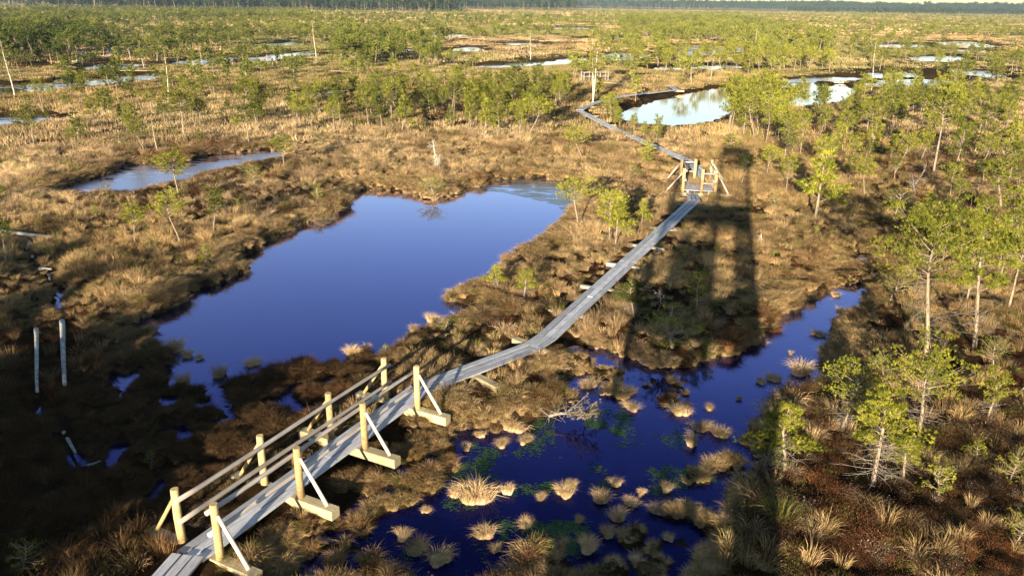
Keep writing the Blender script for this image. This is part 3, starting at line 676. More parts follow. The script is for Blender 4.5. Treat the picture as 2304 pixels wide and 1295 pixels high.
# ------------------------------------------------------------------ trees and bushes, one by one
ALLTREES = []      # (x, y) of every tree, for spacing
def hh1(x, y): return float(height(np.array([x]), np.array([y]))[0])
def px_height(x, y, hp):
    """metres of a thing hp pixels tall whose foot is at x, y"""
    z = 0.1; lo, hi = .1, 30
    _, y0 = pix(np.array([x]), np.array([y]), np.array([z]))
    for _ in range(24):
        m_ = (lo + hi) / 2; _, y1 = pix(np.array([x]), np.array([y]), np.array([z + m_]))
        if y0[0] - y1[0] < hp: lo = m_
        else: hi = m_
    return lo
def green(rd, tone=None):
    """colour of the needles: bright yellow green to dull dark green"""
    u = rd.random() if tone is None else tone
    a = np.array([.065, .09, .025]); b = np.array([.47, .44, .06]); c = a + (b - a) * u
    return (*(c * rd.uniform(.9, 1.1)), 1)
CAT_P = 'pine tree'
def place_tree(parts, x, y, s, label, name='pine_tree', cat=CAT_P, group=None, tone=None, rz=None, wide=1.0, seed=0, col=None):
    rd = random.Random(seed * 7919 + int(x * 100)); z = max(hh1(x, y), -.1)
    t = thing(name, label, cat, (x, y, z), rd.uniform(0, 6.28) if rz is None else rz, group)
    t.scale = (s * wide, s * wide, s)
    c = col or green(rd, tone)
    nm = ('trunk', 'crown', 'dead_branches') if name != 'birch_tree' else ('trunk', 'crown', 'twigs')
    for me, n in zip(parts, nm):
        if me is None: continue
        o = bpy.data.objects.new(n, me); C.objects.link(o); o.parent = t; o.color = c
    ALLTREES.append((x, y)); return t
def tree_px(px, py, hp, pool, k, label, tone=None, wide=1.0, **kw):
    P = G(px, py, 0.05); meshes, hs = pool; H_ = px_height(P[0], P[1], hp)
    return place_tree(meshes[k], P[0], P[1], H_ / hs[k], label, tone=tone, wide=wide, seed=px, **kw)
nearP, tallP, midP, bushP, birP = (NEAR, NEAR_H), (TALLN, [5.5, 5.2]), (MID, MID_H), (BUSH, BUSH_H), (BIR, BIR_H)
# near right
tree_px(1962, 1100, 220, nearP, 2, 'tall sunlit pine with grey dead twigs at its foot, nearest bottom right', .85, 1.15, rz=.6)
tree_px(1890, 990, 148, nearP, 1, 'slim pine with bare twiggy lower trunk left of the largest near pine', .7, .95, rz=2)
tree_px(2066, 978, 158, nearP, 1, 'broad crowned near pine behind the tall twiggy one', .8, 1.15, rz=4)
tree_px(2216, 968, 108, nearP, 3, 'small pine with open crown near the right edge above the heather', .8, 1.0, rz=1)
tree_px(1764, 1074, 155, nearP, 0, 'bushy pine half in tower shadow beside the weedy pond', .8, 1.25, rz=0)
tree_px(2030, 1085, 80, nearP, 3, 'low bright pine branching right of the tall twiggy pine', .9, 1.6, rz=3)
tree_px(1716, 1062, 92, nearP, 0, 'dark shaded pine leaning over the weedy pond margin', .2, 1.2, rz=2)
tree_px(2110, 1128, 62, bushP, 0, 'tiny bright pine sapling in red heather below the broad near pine', .9, group=None)
tree_px(2195, 1045, 45, bushP, 1, 'tiny pine sapling below the open crowned pine at the right', .75)
tree_px(2280, 1245, 62, bushP, 2, 'pine sapling at the bottom right edge', .85)
tree_px(2270, 1090, 60, bushP, 0, 'pine sapling at the right edge above the bottom corner', .7)
tree_px(1640, 1225, 40, bushP, 1, 'green sapling in the deep shade at the bottom', .5)
tree_px(1905, 930, 75, bushP, 2, 'dull bushy pine behind the slim twiggy one', .6)
tree_px(2085, 905, 95, nearP, 0, 'bright bushy pine in front of the twisted tall pine', .85, 1.1)
tree_px(1985, 870, 60, bushP, 0, 'low greenish bush on the dark bank near the twisted pine', .4)
tree_px(2080, 815, 310, tallP, 0, 'tall twisted pine with curved pale limbs at the right', .65, 1.0, rz=2.2)
tree_px(2190, 795, 285, tallP, 1, 'tall straight pale trunked pine near the right edge', .7, 1.0, rz=.2)
tree_px(2172, 690, 135, midP, 0, 'shaded trunk pine standing behind the two tall right pines', .55)
tree_px(2262, 720, 170, midP, 5, 'pine with grey trunk at the right edge behind the straight one', .6)
tree_px(2230, 850, 60, bushP, 2, 'thin grey leafed sapling at the right edge', .5)
tree_px(2000, 690, 55, bushP, 2, 'low pine bough reaching over the head of the stream pond', .7, 1.3)
# around the middle
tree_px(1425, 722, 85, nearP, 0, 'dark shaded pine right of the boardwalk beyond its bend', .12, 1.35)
tree_px(1505, 662, 48, bushP, 2, 'small dull green pine behind the shaded ones', .45)
tree_px(1565, 722, 92, nearP, 3, 'shaded pine whose tip catches the sun near the stream', .45, 1.1)
tree_px(1512, 795, 62, bushP, 0, 'low wide dwarf pine thicket at the water edge', .8, 2.3)
tree_px(1588, 798, 42, bushP, 1, 'small green bush beside the dwarf pine thicket', .7, 1.2)
tree_px(1520, 742, 38, bushP, 2, 'dark little bush above the dwarf pine thicket', .2, 1.4)
tree_px(1122, 662, 58, nearP, 0, 'yellow green young pine on the pond bank, left of two', .95, 1.3)
tree_px(1178, 680, 60, nearP, 3, 'yellow green young pine on the pond bank, right of two', .9, 1.5)
tree_px(1000, 752, 22, bushP, 0, 'spreading low pine branch lying by the pond shore', .8, 2.6)
tree_px(868, 788, 25, bushP, 1, 'little pine at the shore behind the far end of the footbridge', .8, 1.2)
tree_px(1300, 520, 98, midP, 3, 'open crowned pine at the right shore of the blue pond', .85, 1.25)
tree_px(1370, 556, 112, midP, 0, 'left pine of the bright clump beside the boardwalk', .9, 1.0)
tree_px(1384, 562, 116, midP, 1, 'right pine of the bright clump beside the boardwalk', .95, 1.0)
tree_px(1442, 522, 70, midP, 1, 'slim pine just right of the bright clump beside the boardwalk', .85, .9)
tree_px(1640, 345, 36, bushP, 1, 'small round pine in the tower shadow beyond the platform', .6, 1.3)
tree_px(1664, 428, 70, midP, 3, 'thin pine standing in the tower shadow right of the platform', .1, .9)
tree_px(1456, 380, 55, midP, 4, 'round bushy pine left of the platform against the boardwalk', .9, 1.3)
tree_px(1310, 366, 70, midP, 3, 'bright spreading pine between blue pond and far boardwalk', 1.0, 1.35)
tree_px(978, 442, 38, bushP, 2, 'small bright pine on the mossy point of the blue pond', 1.0, 1.7)
tree_px(1724, 402, 62, midP, 0, 'pale crowned pine right of the tower shadow', .9, 1.2)
tree_px(1767, 442, 78, midP, 5, 'small pine with bare stem right of the pale crowned one', .7)
tree_px(1832, 504, 165, midP, 1, 'big bright bushy pine in the brown sedge', .85, 1.15)
tree_px(1943, 450, 84, midP, 3, 'flat topped pine left of the dead twisted tree', .75)
tree_px(2099, 396, 175, midP, 5, 'tall pine with long bare trunk behind the dead twisted tree', .6)
tree_px(2135, 452, 74, midP, 0, 'pine with dark leaning stem right of the dead twisted tree', .6)
tree_px(2250, 482, 112, midP, 2, 'spreading grey branched pine at the right above the tall pair', .55, 1.2)
tree_px(2075, 520, 70, midP, 4, 'bright low pine in front of the black shadow pit', .9)
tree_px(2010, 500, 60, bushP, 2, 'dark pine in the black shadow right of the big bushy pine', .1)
tree_px(2120, 590, 90, midP, 4, 'pale feathery pine above the twisted tall pine', .6)
# left
tree_px(403, 452, 97, midP, 0, 'pine overhanging the near bank of the icy left pond', .75, 1.15)
tree_px(408, 560, 110, midP, 3, 'pine with round yellow lit crown in the shaded left heather', 1.0, .9)
tree_px(306, 558, 84, midP, 0, 'smaller yellow topped pine left of the round lit one', .95, .95)
tree_px(482, 530, 95, midP, 2, 'dark pine right of the round yellow lit one', .3, 1.0)
tree_px(415, 318, 104, midP, 5, 'rich green dense pine standing alone in left sedge', .55, 1.35)
tree_px(328, 352, 70, midP, 3, 'leaning flat topped pine near the icy pond', .55)
tree_px(178, 322, 52, midP, 4, 'fuzzy bushy pine in open sedge at the left', .45, 1.4)
tree_px(45, 322, 58, midP, 3, 'flat crowned pine near the small left edge pond', .4, 1.3)
tree_px(275, 338, 30, bushP, 0, 'dark low bush left of the leaning pine', .3)
tree_px(485, 232, 55, midP, 5, 'small round topped green pine left of a pine clump', .5, 1.2)
tree_px(555, 270, 82, midP, 0, 'slender pine of the small clump left of centre', .5, 1.1)
tree_px(590, 262, 64, midP, 4, 'dark dense pine of the small clump left of centre', .35, 1.1)
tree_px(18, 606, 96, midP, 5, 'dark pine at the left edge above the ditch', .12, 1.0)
tree_px(2, 462, 52, midP, 4, 'bright bush pine cut by the left edge', .8)
tree_px(640, 386, 70, midP, 0, 'green pine at the tip of the icy left pond', .6, 1.1)
tree_px(720, 342, 27, bushP, 0, 'round dark green bush right of the pond tip pine', .35, 1.4)
tree_px(265, 222, 92, midP, 1, 'narrow dark spruce shaped pine before the long bright pond', .25, .6)
tree_px(240, 206, 42, midP, 4, 'little pine left of the narrow dark one by the long pond', .4)
tree_px(160, 208, 66, midP, 4, 'leafy pine overlapping the long bright pond', .5, 1.2)
tree_px(465, 600, 40, bushP, 1, 'yellow green sapling on the left shore of the blue pond', .9)
tree_px(218, 496, 26, bushP, 1, 'tiny bright sapling in the left sedge', 1.0)
tree_px(575, 430, 45, bushP, 2, 'pale small pine above the left shore', .8)
tree_px(720, 462, 40, bushP, 1, 'light green sapling above the pond inlet', .85)
tree_px(58, 1300, 48, bushP, 0, 'green bush in the black bottom left corner', .4, 1.5)
tree_px(340, 1045, 36, bushP, 1, 'dim green sapling in the dark tussocks left of the footbridge', .45)
tree_px(905, 306, 88, midP, 1, 'full skirted pine standing apart before the middle belt', .6, 1.1)
tree_px(1190, 315, 84, midP, 3, 'brightest leaning pine at the right end of the middle belt', 1.0, 1.3)
tree_px(1168, 318, 70, midP, 2, 'leaning pine tucked behind the brightest one in the middle belt', .9)
tree_px(1120, 322, 78, midP, 5, 'pale trunked pine left of the brightest leaning one', .5)
tree_px(1164, 252, 96, midP, 0, 'dark topped taller pine in the middle belt', .3)
tree_px(835, 262, 60, midP, 4, 'dark rounded pine in the middle belt left part', .25, 1.1)
# birches
def birch_px(px, py, hp, k, label, tone=.9, w_=1.0):
    P = G(px, py, .05); H_ = px_height(P[0], P[1], hp)
    rd = random.Random(px); c = (.42 * rd.uniform(.9, 1.1), .34, .08, 1)
    return place_tree(BIR[k], P[0], P[1], H_ / BIR_H[k], label, 'birch_tree', 'birch tree', None, seed=px, col=c, wide=w_)
birch_px(1333, 236, 165, 0, 'tall double stemmed white birch beside the far boardwalk bend', .9, 1.0)
birch_px(712, 150, 100, 1, 'tall bare birch with white bent stem far left of centre')
birch_px(32, 222, 130, 1, 'white stemmed leaning birch at the far left over the long pond')
birch_px(380, 242, 125, 2, 'thin tall birch left of the small pine clump', .9, .8)
birch_px(325, 158, 60, 2, 'short white birch behind the long bright pond')
birch_px(457, 166, 62, 1, 'bent white birch near the far boardwalk', .9)
birch_px(293, 134, 34, 2, 'small white stemmed birch right of the two walkers')
birch_px(1193, 137, 66, 1, 'slim birch on the open far bog behind the middle belt')
birch_px(1700, 112, 52, 2, 'slim pale birch beyond the far right pines')
birch_px(1957, 212, 112, 1, 'feathery yellow birch behind the bright pond')
birch_px(1477, 132, 40, 2, 'small leaning birch by a far pool')
birch_px(356, 352, 88, 2, 'thin white stemmed birch beside the leaning flat topped pine', .9, .7)
birch_px(1064, 185, 44, 2, 'short white birch before the far boardwalk', .9)
birch_px(1555, 190, 60, 2, 'white stemmed birch on the far shore of the bright pond', .9)
birch_px(1598, 186, 54, 2, 'second white birch on the far shore of the bright pond', .9)
birch_px(218, 80, 40, 2, 'tiny pale birch standing out of the far left bog')
def snag_px(px, py, hp, seed, stems, label, mat='deadwood', w_=1.0):
    P = G(px, py, .05); H_ = px_height(P[0], P[1], hp); t = thing('dead_tree', label, 'dead tree', (P[0], P[1], hh1(P[0], P[1])), 0)
    link(bpy.data.objects.new('trunk', snag(seed, H_, stems, M[mat])), t, t.matrix_basis); ALLTREES.append((P[0], P[1]))
snag_px(978, 386, 66, 3, 3, 'cluster of bare white birch snags above the blue pond', 'birch')
snag_px(2052, 442, 78, 5, 2, 'bare twisted grey dead tree in right sedge')
snag_px(1088, 322, 26, 8, 2, 'small dead white stumps in the middle belt', 'birch')
snag_px(1712, 560, 38, 9, 1, 'leaning bare stick tree in brown sedge right of the shadow', 'birch')
snag_px(1405, 880, 26, 12, 1, 'little dead twig tree by the wet tussocks', 'deadwood')
snag_px(1478, 718, 62, 13, 1, 'bare grey shaded sapling right of the boardwalk', 'deadwood')
snag_px(2290, 900, 80, 14, 2, 'grey dead twiggy tree at the right edge', 'deadwood')

# fallen pine top lying over the water
A_ = G(1235, 935, .1); B_ = G(1312, 930, .25)
fp = thing('fallen_pine', 'fallen dead pine with tan needles lying over the dark water', 'fallen tree', A_)
t_ = Acc(); pts = [A_ + (B_ - A_) * k / 4 + np.array([0, 0, .06 * math.sin(k)]) for k in range(5)]
V_, F_ = tube(pts, [.05, .045, .04, .03, .02], 6); t_.add(V_, F_); dr = unit(B_ - A_); fan = []; nr_ = np.random.default_rng(5)
for k in range(26):
    o = pts[2 + k % 3]; d = unit(dr * nr_.uniform(.2, 1.2) + np.array([0, nr_.uniform(-1.1, .9), nr_.uniform(-.1, .55)])); L_ = nr_.uniform(.35, .85)
    V_, F_ = tube([o, o + d * L_ * .5, o + d * L_ + [0, 0, .05]], [.016, .011, .005], 4); t_.add(V_, F_)
    for q in range(5): fan.append(o + d * L_ * nr_.uniform(.55, 1.05) + nr_.normal(size=3) * .05)
for k in range(30):
    o = pts[k % 3]; d = unit(nr_.normal(size=3) + dr * -.3 + [0, 0, .3]); V_, F_ = tube([o, o + d * nr_.uniform(.2, .6)], [.009, .003], 3); t_.add(V_, F_)
link(bpy.data.objects.new('trunk', t_.mesh('trunk', [M['deadwood']], True)), fp, Matrix.Identity(4))
P_ = np.repeat(np.array(fan), 9, 0); V_, F_ = blades(P_, rdir(len(P_)), np.full(len(P_), .07), np.full(len(P_), .014))
link(bpy.data.objects.new('needle_tufts', mesh_from('needle_tufts', V_, F_, [M['deadneedle']])), fp, Matrix.Identity(4))

# ------------------------------------------------------------------ trees scattered through the bog, each by its own right
ZONES = [   # outline in photograph pixels of the tree feet, spacing m, height range m, tone range, phrase, group
 ([(1600,268),(1660,262),(1790,262),(1800,340),(1740,345),(1690,335),(1620,305)], 1.5, (2.2, 4.4), (.5, 1), 'in the stand below the pale pond', 'pines below the pale pond', 17),
 ([(1790,255),(2304,225),(2304,330),(1800,345)], 3.3, (1.8, 3.8), (.2, 1), 'in the far half of the right wood', 'pines of the right wood, far half', 50),
 ([(1700,350),(2330,330),(2340,480),(2150,500),(1960,430),(1830,420)], 3.1, (1.2, 3.3), (.2, 1), 'in the near half of the right wood', 'pines of the right wood, near half', 36),
 ([(1960,520),(2340,500),(2340,700),(2220,690),(2140,640),(2020,560)], 2.2, (1.0, 2.4), (.2, .8), 'in the dark heather above the tall pair', 'pines above the tall pair', 20),
 ([(2130,820),(2340,740),(2340,960),(2240,930),(2120,900)], 1.6, (.6, 1.3), (.3, .7), 'in the dark heather below the tall pair', 'saplings below the tall pair', 8),
 ([(630,262),(800,240),(1000,232),(1110,225),(1300,212),(1290,262),(1250,306),(1060,322),(960,300),(760,312),(640,304)], 2.3, (1.8, 3.6), (.2, .9), 'in the middle belt behind the blue pond', 'pines of the middle belt', 52),
 ([(1330,250),(1400,235),(1400,270),(1440,300),(1500,320),(1540,340),(1430,330),(1380,310)], 2.3, (1.2, 2.2), (.5, .9), 'around the boardwalk bend by the pale pond', 'small pines round the boardwalk bend', 10),
 ([(0,230),(620,200),(640,250),(600,340),(0,360)], 4.6, (1.2, 3.2), (.2, .8), 'scattered over the open sedge at the left', 'pines scattered in left sedge', 64),
 ([(640,200),(1250,190),(1250,225),(640,250)], 5.0, (1.4, 3.2), (.3, .9), 'scattered between the far boardwalk and middle belt', 'pines between far boardwalk and belt', 26),
 ([(1880,95),(2330,140),(2330,230),(1940,225),(1890,200)], 4.2, (2.4, 4.0), (.3, .8), 'near the chain of small pools on the right', 'pines near the right pools', 34),
 ([(1420,140),(1860,130),(1890,165),(1700,176),(1520,180),(1400,165)], 3.8, (2.8, 4.2), (.5, 1), 'in the sunny row behind the pale pond', 'pines behind the pale pond', 34),
 ([(1180,400),(1500,395),(1480,420),(1180,395)], 4.0, (.5, 1.0), (.5, .9), 'low among the sedge beyond the blue pond', 'saplings beyond the blue pond', 4),
 ([(60,455),(600,390),(760,400),(500,560),(200,620)], 6.5, (.4, 1.0), (.3, .9), 'low in the shaded heather at the left', 'saplings in the left heather', 8),
 ([(1690,420),(1900,480),(1900,560),(1720,600)], 3.5, (.4, .9), (.5, .9), 'low in the brown sedge near the big bushy pine', 'saplings near the big bushy pine', 5),
]
ORD = ['first','second','third','fourth','fifth','sixth','seventh','eighth','ninth','tenth','eleventh','twelfth','thirteenth','fourteenth','fifteenth','sixteenth','seventeenth','eighteenth','nineteenth','twentieth',
 'twenty-first','twenty-second','twenty-third','twenty-fourth','twenty-fifth','twenty-sixth','twenty-seventh','twenty-eighth','twenty-ninth','thirtieth']
decks = [(mp, .7), (p2, .8), (p3, .8), (p4, .8), (p5, .8), ([axis0 - bd, b_end], .75), ([low - e0 * 3, st], .7)]
def deck_dist(x, y):
    d = np.full(np.shape(x), 1e9)
    for pts_, w_ in decks:
        for a, b in zip(pts_[:-1], pts_[1:]):
            e = b - a; t = np.clip(((x - a[0]) * e[0] + (y - a[1]) * e[1]) / (e @ e + 1e-9), 0, 1)
            d = np.minimum(d, np.hypot(x - a[0] - t * e[0], y - a[1] - t * e[1]))
    return d
def dry(x, y):
    wd = water_depth(x, y); return (wd < -.35) & (deck_dist(x, y) > .75)
MIDS = [merged([(a, 0), (b, 1)], 'bog_pine', M['needles_s']) for a, b, _ in MID] + [merged([(a, 0), (b, 1)], 'bog_pine', M['needles_s']) for a, b, _ in BUSH]
ntree = 0; EVERY = []; XA = list(ALLTREES)
for zi, (outl, spc, hr, tn_, phr, grp, cap) in enumerate(ZONES):
    Z = polypx(outl, 0.05); r2 = np.random.default_rng(100 + zi); got = []
    lo_, hi_ = Z.min(0), Z.max(0)
    cand = r2.uniform(lo_, hi_, size=(5000, 2)); cand = cand[poly_sd(cand[:, 0], cand[:, 1], Z, 1) > 0]; cand = cand[dry(cand[:, 0], cand[:, 1])]
    clump = fbm(cand[:, 0] * .16, cand[:, 1] * .16, 200 + zi, 2)
    for (x, y), c_ in zip(cand, clump):
        if len(got) >= cap * 1.8: break
        if c_ < .42 and r2.random() < .6: continue
        s_ = spc * r2.uniform(.6, 1.2); A2 = np.array(XA)
        if ((A2[:, 0] - x) ** 2 + (A2[:, 1] - y) ** 2).min() > s_ * s_: got.append((x, y)); XA.append((x, y))
    for (x, y) in got: EVERY.append((x, y, r2.uniform(*hr), zi, r2.uniform(*tn_), int(r2.integers(1 << 20))))
EVERY.sort(key=lambda e: -e[2] / math.hypot(e[0], e[1])); OWN, REST = EVERY[:206], EVERY[206:]
OWN.sort(key=lambda e: pix(np.array([e[0]]), np.array([e[1]]), np.array([1.0]))[0][0]); cnt = {}
def kind_of(e):
    small = ZONES[e[3]][2][1] <= 1.35; k = e[5] % (3 if small else 6)
    return small, k, (['spreading', 'stubby', 'flat-topped'] if small else ['round-headed', 'cone-shaped', 'straggly', 'leaning', 'bushy', 'long-stemmed'])[k]
for e in OWN:
    small, k, kn = kind_of(e); x, y, Hm, zi, tone, sd = e; pool, hs = (BUSH, BUSH_H) if small else (MID, MID_H); cnt[(zi, kn)] = cnt.get((zi, kn), 0) + 1
    lab = f"{ORD[cnt[(zi, kn)] - 1]} {kn} {'sapling' if small else 'pine'} from the left {ZONES[zi][4]}"
    place_tree(pool[k], x, y, Hm / hs[k], lab, 'pine_tree', CAT_P, ZONES[zi][5], tone=tone, seed=sd, wide=.72 + (sd % 97) / 97 * .30)
print('zone trees', len(OWN), len(REST))
# pines that stand behind the tower, out of the picture, and shade its lower left
r2 = np.random.default_rng(77); BACK = []
for k in range(60):
    x, y = r2.uniform(-46, -14), r2.uniform(-18, 4)
    if x > -0.62 * y - 3 and y > 3: continue
    if len(BACK) < 30 and all((x - a) ** 2 + (y - b) ** 2 > 5 for a, b in BACK):
        BACK.append((x, y)); 
for k in range(400):
    y = r2.uniform(-8, 8.5); x = r2.uniform(-26, -11.6 - .26 * (5 - y))
    if x > -24 and len(BACK) < 66 and all((x - a) ** 2 + (y - b) ** 2 > 2.2 for a, b in BACK): BACK.append((x, y))
LOWB = {b: 1 for b in BACK[30:]}
nl_ = nt_ = 0
for (x, y) in sorted(BACK):
    if (x, y) in LOWB: nl_ += 1; place_tree(MID[4] if nl_ % 2 else MID[1], x, y, r2.uniform(.85, 1.3), f'dense young pine of the thicket beside the tower, {ORD[(nl_ - 1) % 30]} from the west{", second row" if nl_ > 30 else ""}', 'pine_tree', CAT_P, 'thicket beside the tower', tone=.5, seed=nl_, wide=1.35)
    else: nt_ += 1; place_tree(TALLN[nt_ % 2], x, y, r2.uniform(.9, 1.2), f'tall pine of the grove behind the tower, {ORD[nt_ - 1]} from its western end', 'pine_tree', CAT_P, 'grove behind the tower', tone=.5, seed=nt_, wide=1.3)
# ------------------------------------------------------------------ the lookout tower the picture is taken from (it throws the long shadow)
ea = np.array([math.cos(SHADOW_AZ), -math.sin(SHADOW_AZ)]); eb = np.array([math.sin(SHADOW_AZ), math.cos(SHADOW_AZ)])
def T3(u, v, z): p = ea * u + eb * v; return (p[0], p[1], z)
tw = thing('lookout_tower', 'timber lookout tower behind the viewpoint throwing the long shadow', 'tower', T3(-.3, -2.2, 0))
def tb(n, a, b, wd, h, m='tower'): return beam(n, T3(*a), T3(*b), wd, h, M[m], tw)
UL, UR, VF, VB = -2.45, 1.95, -.45, -4.3
for u in (UL + .13, .15, UR - .13):
    for v in (VF - .1, VB + .1): pole('post', T3(u, v, -.3), T3(u, v, 12.2), .14, .13, M['tower'], tw, 10)
for z in (3.1, 6.2, 9.15):
    for k in range(20):
        v = VB + (VF - VB) * (k + .5) / 20; tb('plank', (UL, v, z), (UR if z > 9 else UR - .95, v, z), .17, .05)
    for v in (VF - .12, VB + .12): tb('joist', (UL, v, z - .14), (UR, v, z - .14), .12, .2)
for z in (3.1, 6.2, 9.15):
    for h in (.4, .75, 1.1):
        for v in (VF - .05, VB + .05): tb('handrail', (UL, v, z + h), (UR, v, z + h), .05, .12)
        for u in (UL, UR): tb('handrail', (u, VF, z + h), (u, VB, z + h), .05, .12)
for v in (VF - .02, VB + .02):
    for z0, z1 in ((.2, 3.0), (3.2, 6.1), (6.3, 9.0)): tb('brace', (UL + .1, v, z0), (.1, v, z1), .12, .12); tb('brace', (.1, v + .02, z0), (UL + .1, v + .02, z1), .12, .12)
for k, (z0, z1) in enumerate(((0, 3.1), (3.1, 6.2), (6.2, 9.15))):
    va, vb_ = (VB + .2, VF - .3) if k % 2 == 0 else (VF - .3, VB + .2)
    for u in (UR - .9, UR - .08): tb('stringer', (u, va, z0), (u, vb_, z1), .06, .3)
    for s in range(15):
        t = (s + .5) / 15; v = va + (vb_ - va) * t; tb('tread', (UR - .88, v, z0 + (z1 - z0) * t), (UR - .1, v, z0 + (z1 - z0) * t), .26, .05)
    for s in range(16):                                # board screen along the stair
        t = s / 16; tb('board', (UR - .9, VF + .06, z0 + .1 + (z1 - z0) * t), (UR - .02, VF + .06, z0 + .1 + (z1 - z0) * t), .03, .14)
for s in range(9): tb('board', (-1.5, VF + .08, 6.25 + .17 * s), (.15, VF + .08, 6.25 + .17 * s), .03, .15)
for s in range(6): tb('board', (UL, VF + .08, 4.2 + .17 * s), (.15, VF + .08, 4.2 + .17 * s), .03, .12)
for s in range(14):                                     # roof boards on the slope
    t = s / 14; tb('roof_board', (.1, VB - .3 + (VF - VB - .1) * t, 12.2 + 1.2 * (1 - abs(2 * t - 1))), (UR + .3, VB - .3 + (VF - VB - .1) * t, 12.2 + 1.2 * (1 - abs(2 * t - 1))), .34, .05)

# ------------------------------------------------------------------ grass pieces
def arch_blades(n, rad, h, droop, wd, seed, lean=.35, mound=True, two=True):
    r = np.random.default_rng(seed); a = r.uniform(0, 2 * np.pi, n); q = rad * np.sqrt(r.uniform(0, 1, n))
    B = np.stack([q * np.cos(a), q * np.sin(a), np.zeros(n)], -1)
    out = np.stack([np.cos(a), np.sin(a), np.zeros(n)], -1) * (q / rad * droop + r.uniform(.05, lean, n))[:, None] + r.normal(size=(n, 3)) * .10
    L_ = h * r.uniform(.55, 1.15, n); s = np.cross(out + [0, 0, 1], r.normal(size=(n, 3))); s /= np.linalg.norm(s, axis=1)[:, None]
    W_ = wd * r.uniform(.7, 1.4, n)
    m1 = B + (np.array([0, 0, .62]) + out * .35) * L_[:, None]; tip = B + (np.array([0, 0, .95]) - [0, 0, .45] * np.minimum(1, droop * (q / rad))[:, None] + out * 1.0) * L_[:, None]
    V = np.stack([B - s * W_[:, None] / 2, B + s * W_[:, None] / 2, m1 + s * W_[:, None] * .38, m1 - s * W_[:, None] * .38, tip], 1).reshape(-1, 3)
    o = np.arange(n)[:, None] * 5
    F = np.concatenate([o + [0, 1, 2], o + [0, 2, 3], o + [3, 2, 4]])
    if mound:
        k = 9; th = np.linspace(0, 2 * np.pi, k, endpoint=False); rr_ = rad * 1.05
        MV = [(rr_ * math.cos(t), rr_ * math.sin(t), -.14) for t in th] + [(rr_ * .8 * math.cos(t), rr_ * .8 * math.sin(t), h * .18) for t in th] + [(0, 0, h * .3)]
        MF = []
        for i_ in range(k): j_ = (i_ + 1) % k; MF += [(i_, j_, k + j_), (i_, k + j_, k + i_), (k + i_, k + j_, 2 * k)]
        F = np.concatenate([F, np.array(MF) + len(V)]); V = np.concatenate([V, np.array(MV)])
    return V, F
def heather(n, rad, h, seed, lf=.035):
    r = np.random.default_rng(seed); P = r.normal(size=(n, 3)) * [rad * .55, rad * .55, h * .28] + [0, 0, h * .5]; P[:, 2] = np.abs(P[:, 2])
    D = rdir(n, .8); V, F = blades(P, D, r.uniform(.6, 1.6, n) * lf, np.full(n, lf * .38))
    st_n = n // 5; a = r.uniform(0, 6.28, st_n); D2 = np.stack([np.cos(a) * .6, np.sin(a) * .6, np.ones(st_n)], -1); D2 /= np.linalg.norm(D2, axis=1)[:, None]
    V2, F2 = blades(r.normal(size=(st_n, 3)) * [rad * .3, rad * .3, 0], D2, r.uniform(.6, 1.2, st_n) * h, np.full(st_n, .009))
    return np.concatenate([V, V2]), np.concatenate([F, F2 + len(V)])
def patch(size, n, h, wd, seed):
    r = np.random.default_rng(seed); B = np.stack([r.uniform(-size / 2, size / 2, n), r.uniform(-size / 2, size / 2, n), np.full(n, -.05)], -1)
    D = r.normal(size=(n, 3)) * [.28, .28, .05] + [0, 0, 1]; return blades(B, D, h * r.uniform(.5, 1.3, n), wd * r.uniform(.6, 1.5, n))
def scatter(name, sources, pos, rotz, scl, idx, col, label, mat=None, tilt=None, kind='stuff'):
    """one object that stands in for what nobody could count: pieces on points"""
    me = bpy.data.meshes.new(name + '_points'); me.vertices.add(len(pos)); me.vertices.foreach_set('co', pos.ravel())
    rot = np.zeros((len(pos), 3)); rot[:, 2] = rotz
    if tilt is not None: rot[:, :2] = tilt
    for nm, typ, arr, key in (('rot', 'FLOAT_VECTOR', rot, 'vector'), ('scl', 'FLOAT_VECTOR', scl, 'vector'), ('idx', 'INT', idx.astype(np.int32), 'value'), ('col', 'FLOAT_COLOR', col, 'color')):
        at = me.attributes.new(nm, typ, 'POINT'); at.data.foreach_set(key, np.ascontiguousarray(arr).ravel())
    coll = bpy.data.collections.new(name + '_pieces')
    for k, s in enumerate(sources): coll.objects.link(bpy.data.objects.new(f'{name}_piece_{k:02d}', s))
    o = bpy.data.objects.new(name, me); C.objects.link(o)
    ng = bpy.data.node_groups.new(name, 'GeometryNodeTree'); ng.interface.new_socket('Geometry', in_out='INPUT', socket_type='NodeSocketGeometry'); ng.interface.new_socket('Geometry', in_out='OUTPUT', socket_type='NodeSocketGeometry')
    N = ng.nodes; gi = N.new('NodeGroupInput'); go = N.new('NodeGroupOutput'); ip = N.new('GeometryNodeInstanceOnPoints'); ci = N.new('GeometryNodeCollectionInfo')
    ci.inputs['Collection'].default_value = coll; ci.inputs['Separate Children'].default_value = True; ci.inputs['Reset Children'].default_value = True
    ip.inputs['Pick Instance'].default_value = True
    def att(nm, dt):
        a = N.new('GeometryNodeInputNamedAttribute'); a.data_type = dt; a.inputs[0].default_value = nm; return a.outputs[0]
    Lk = ng.links.new
    Lk(gi.outputs[0], ip.inputs['Points']); Lk(ci.outputs[0], ip.inputs['Instance']); Lk(att('idx', 'INT'), ip.inputs['Instance Index'])
    e2 = N.new('FunctionNodeEulerToRotation'); Lk(att('rot', 'FLOAT_VECTOR'), e2.inputs[0]); Lk(e2.outputs[0], ip.inputs['Rotation']); Lk(att('scl', 'FLOAT_VECTOR'), ip.inputs['Scale'])
    Lk(ip.outputs[0], go.inputs[0])
    md = o.modifiers.new('scatter', 'NODES'); md.node_group = ng
    return tag(o, label, kind=kind)
gs = M['grass_s']
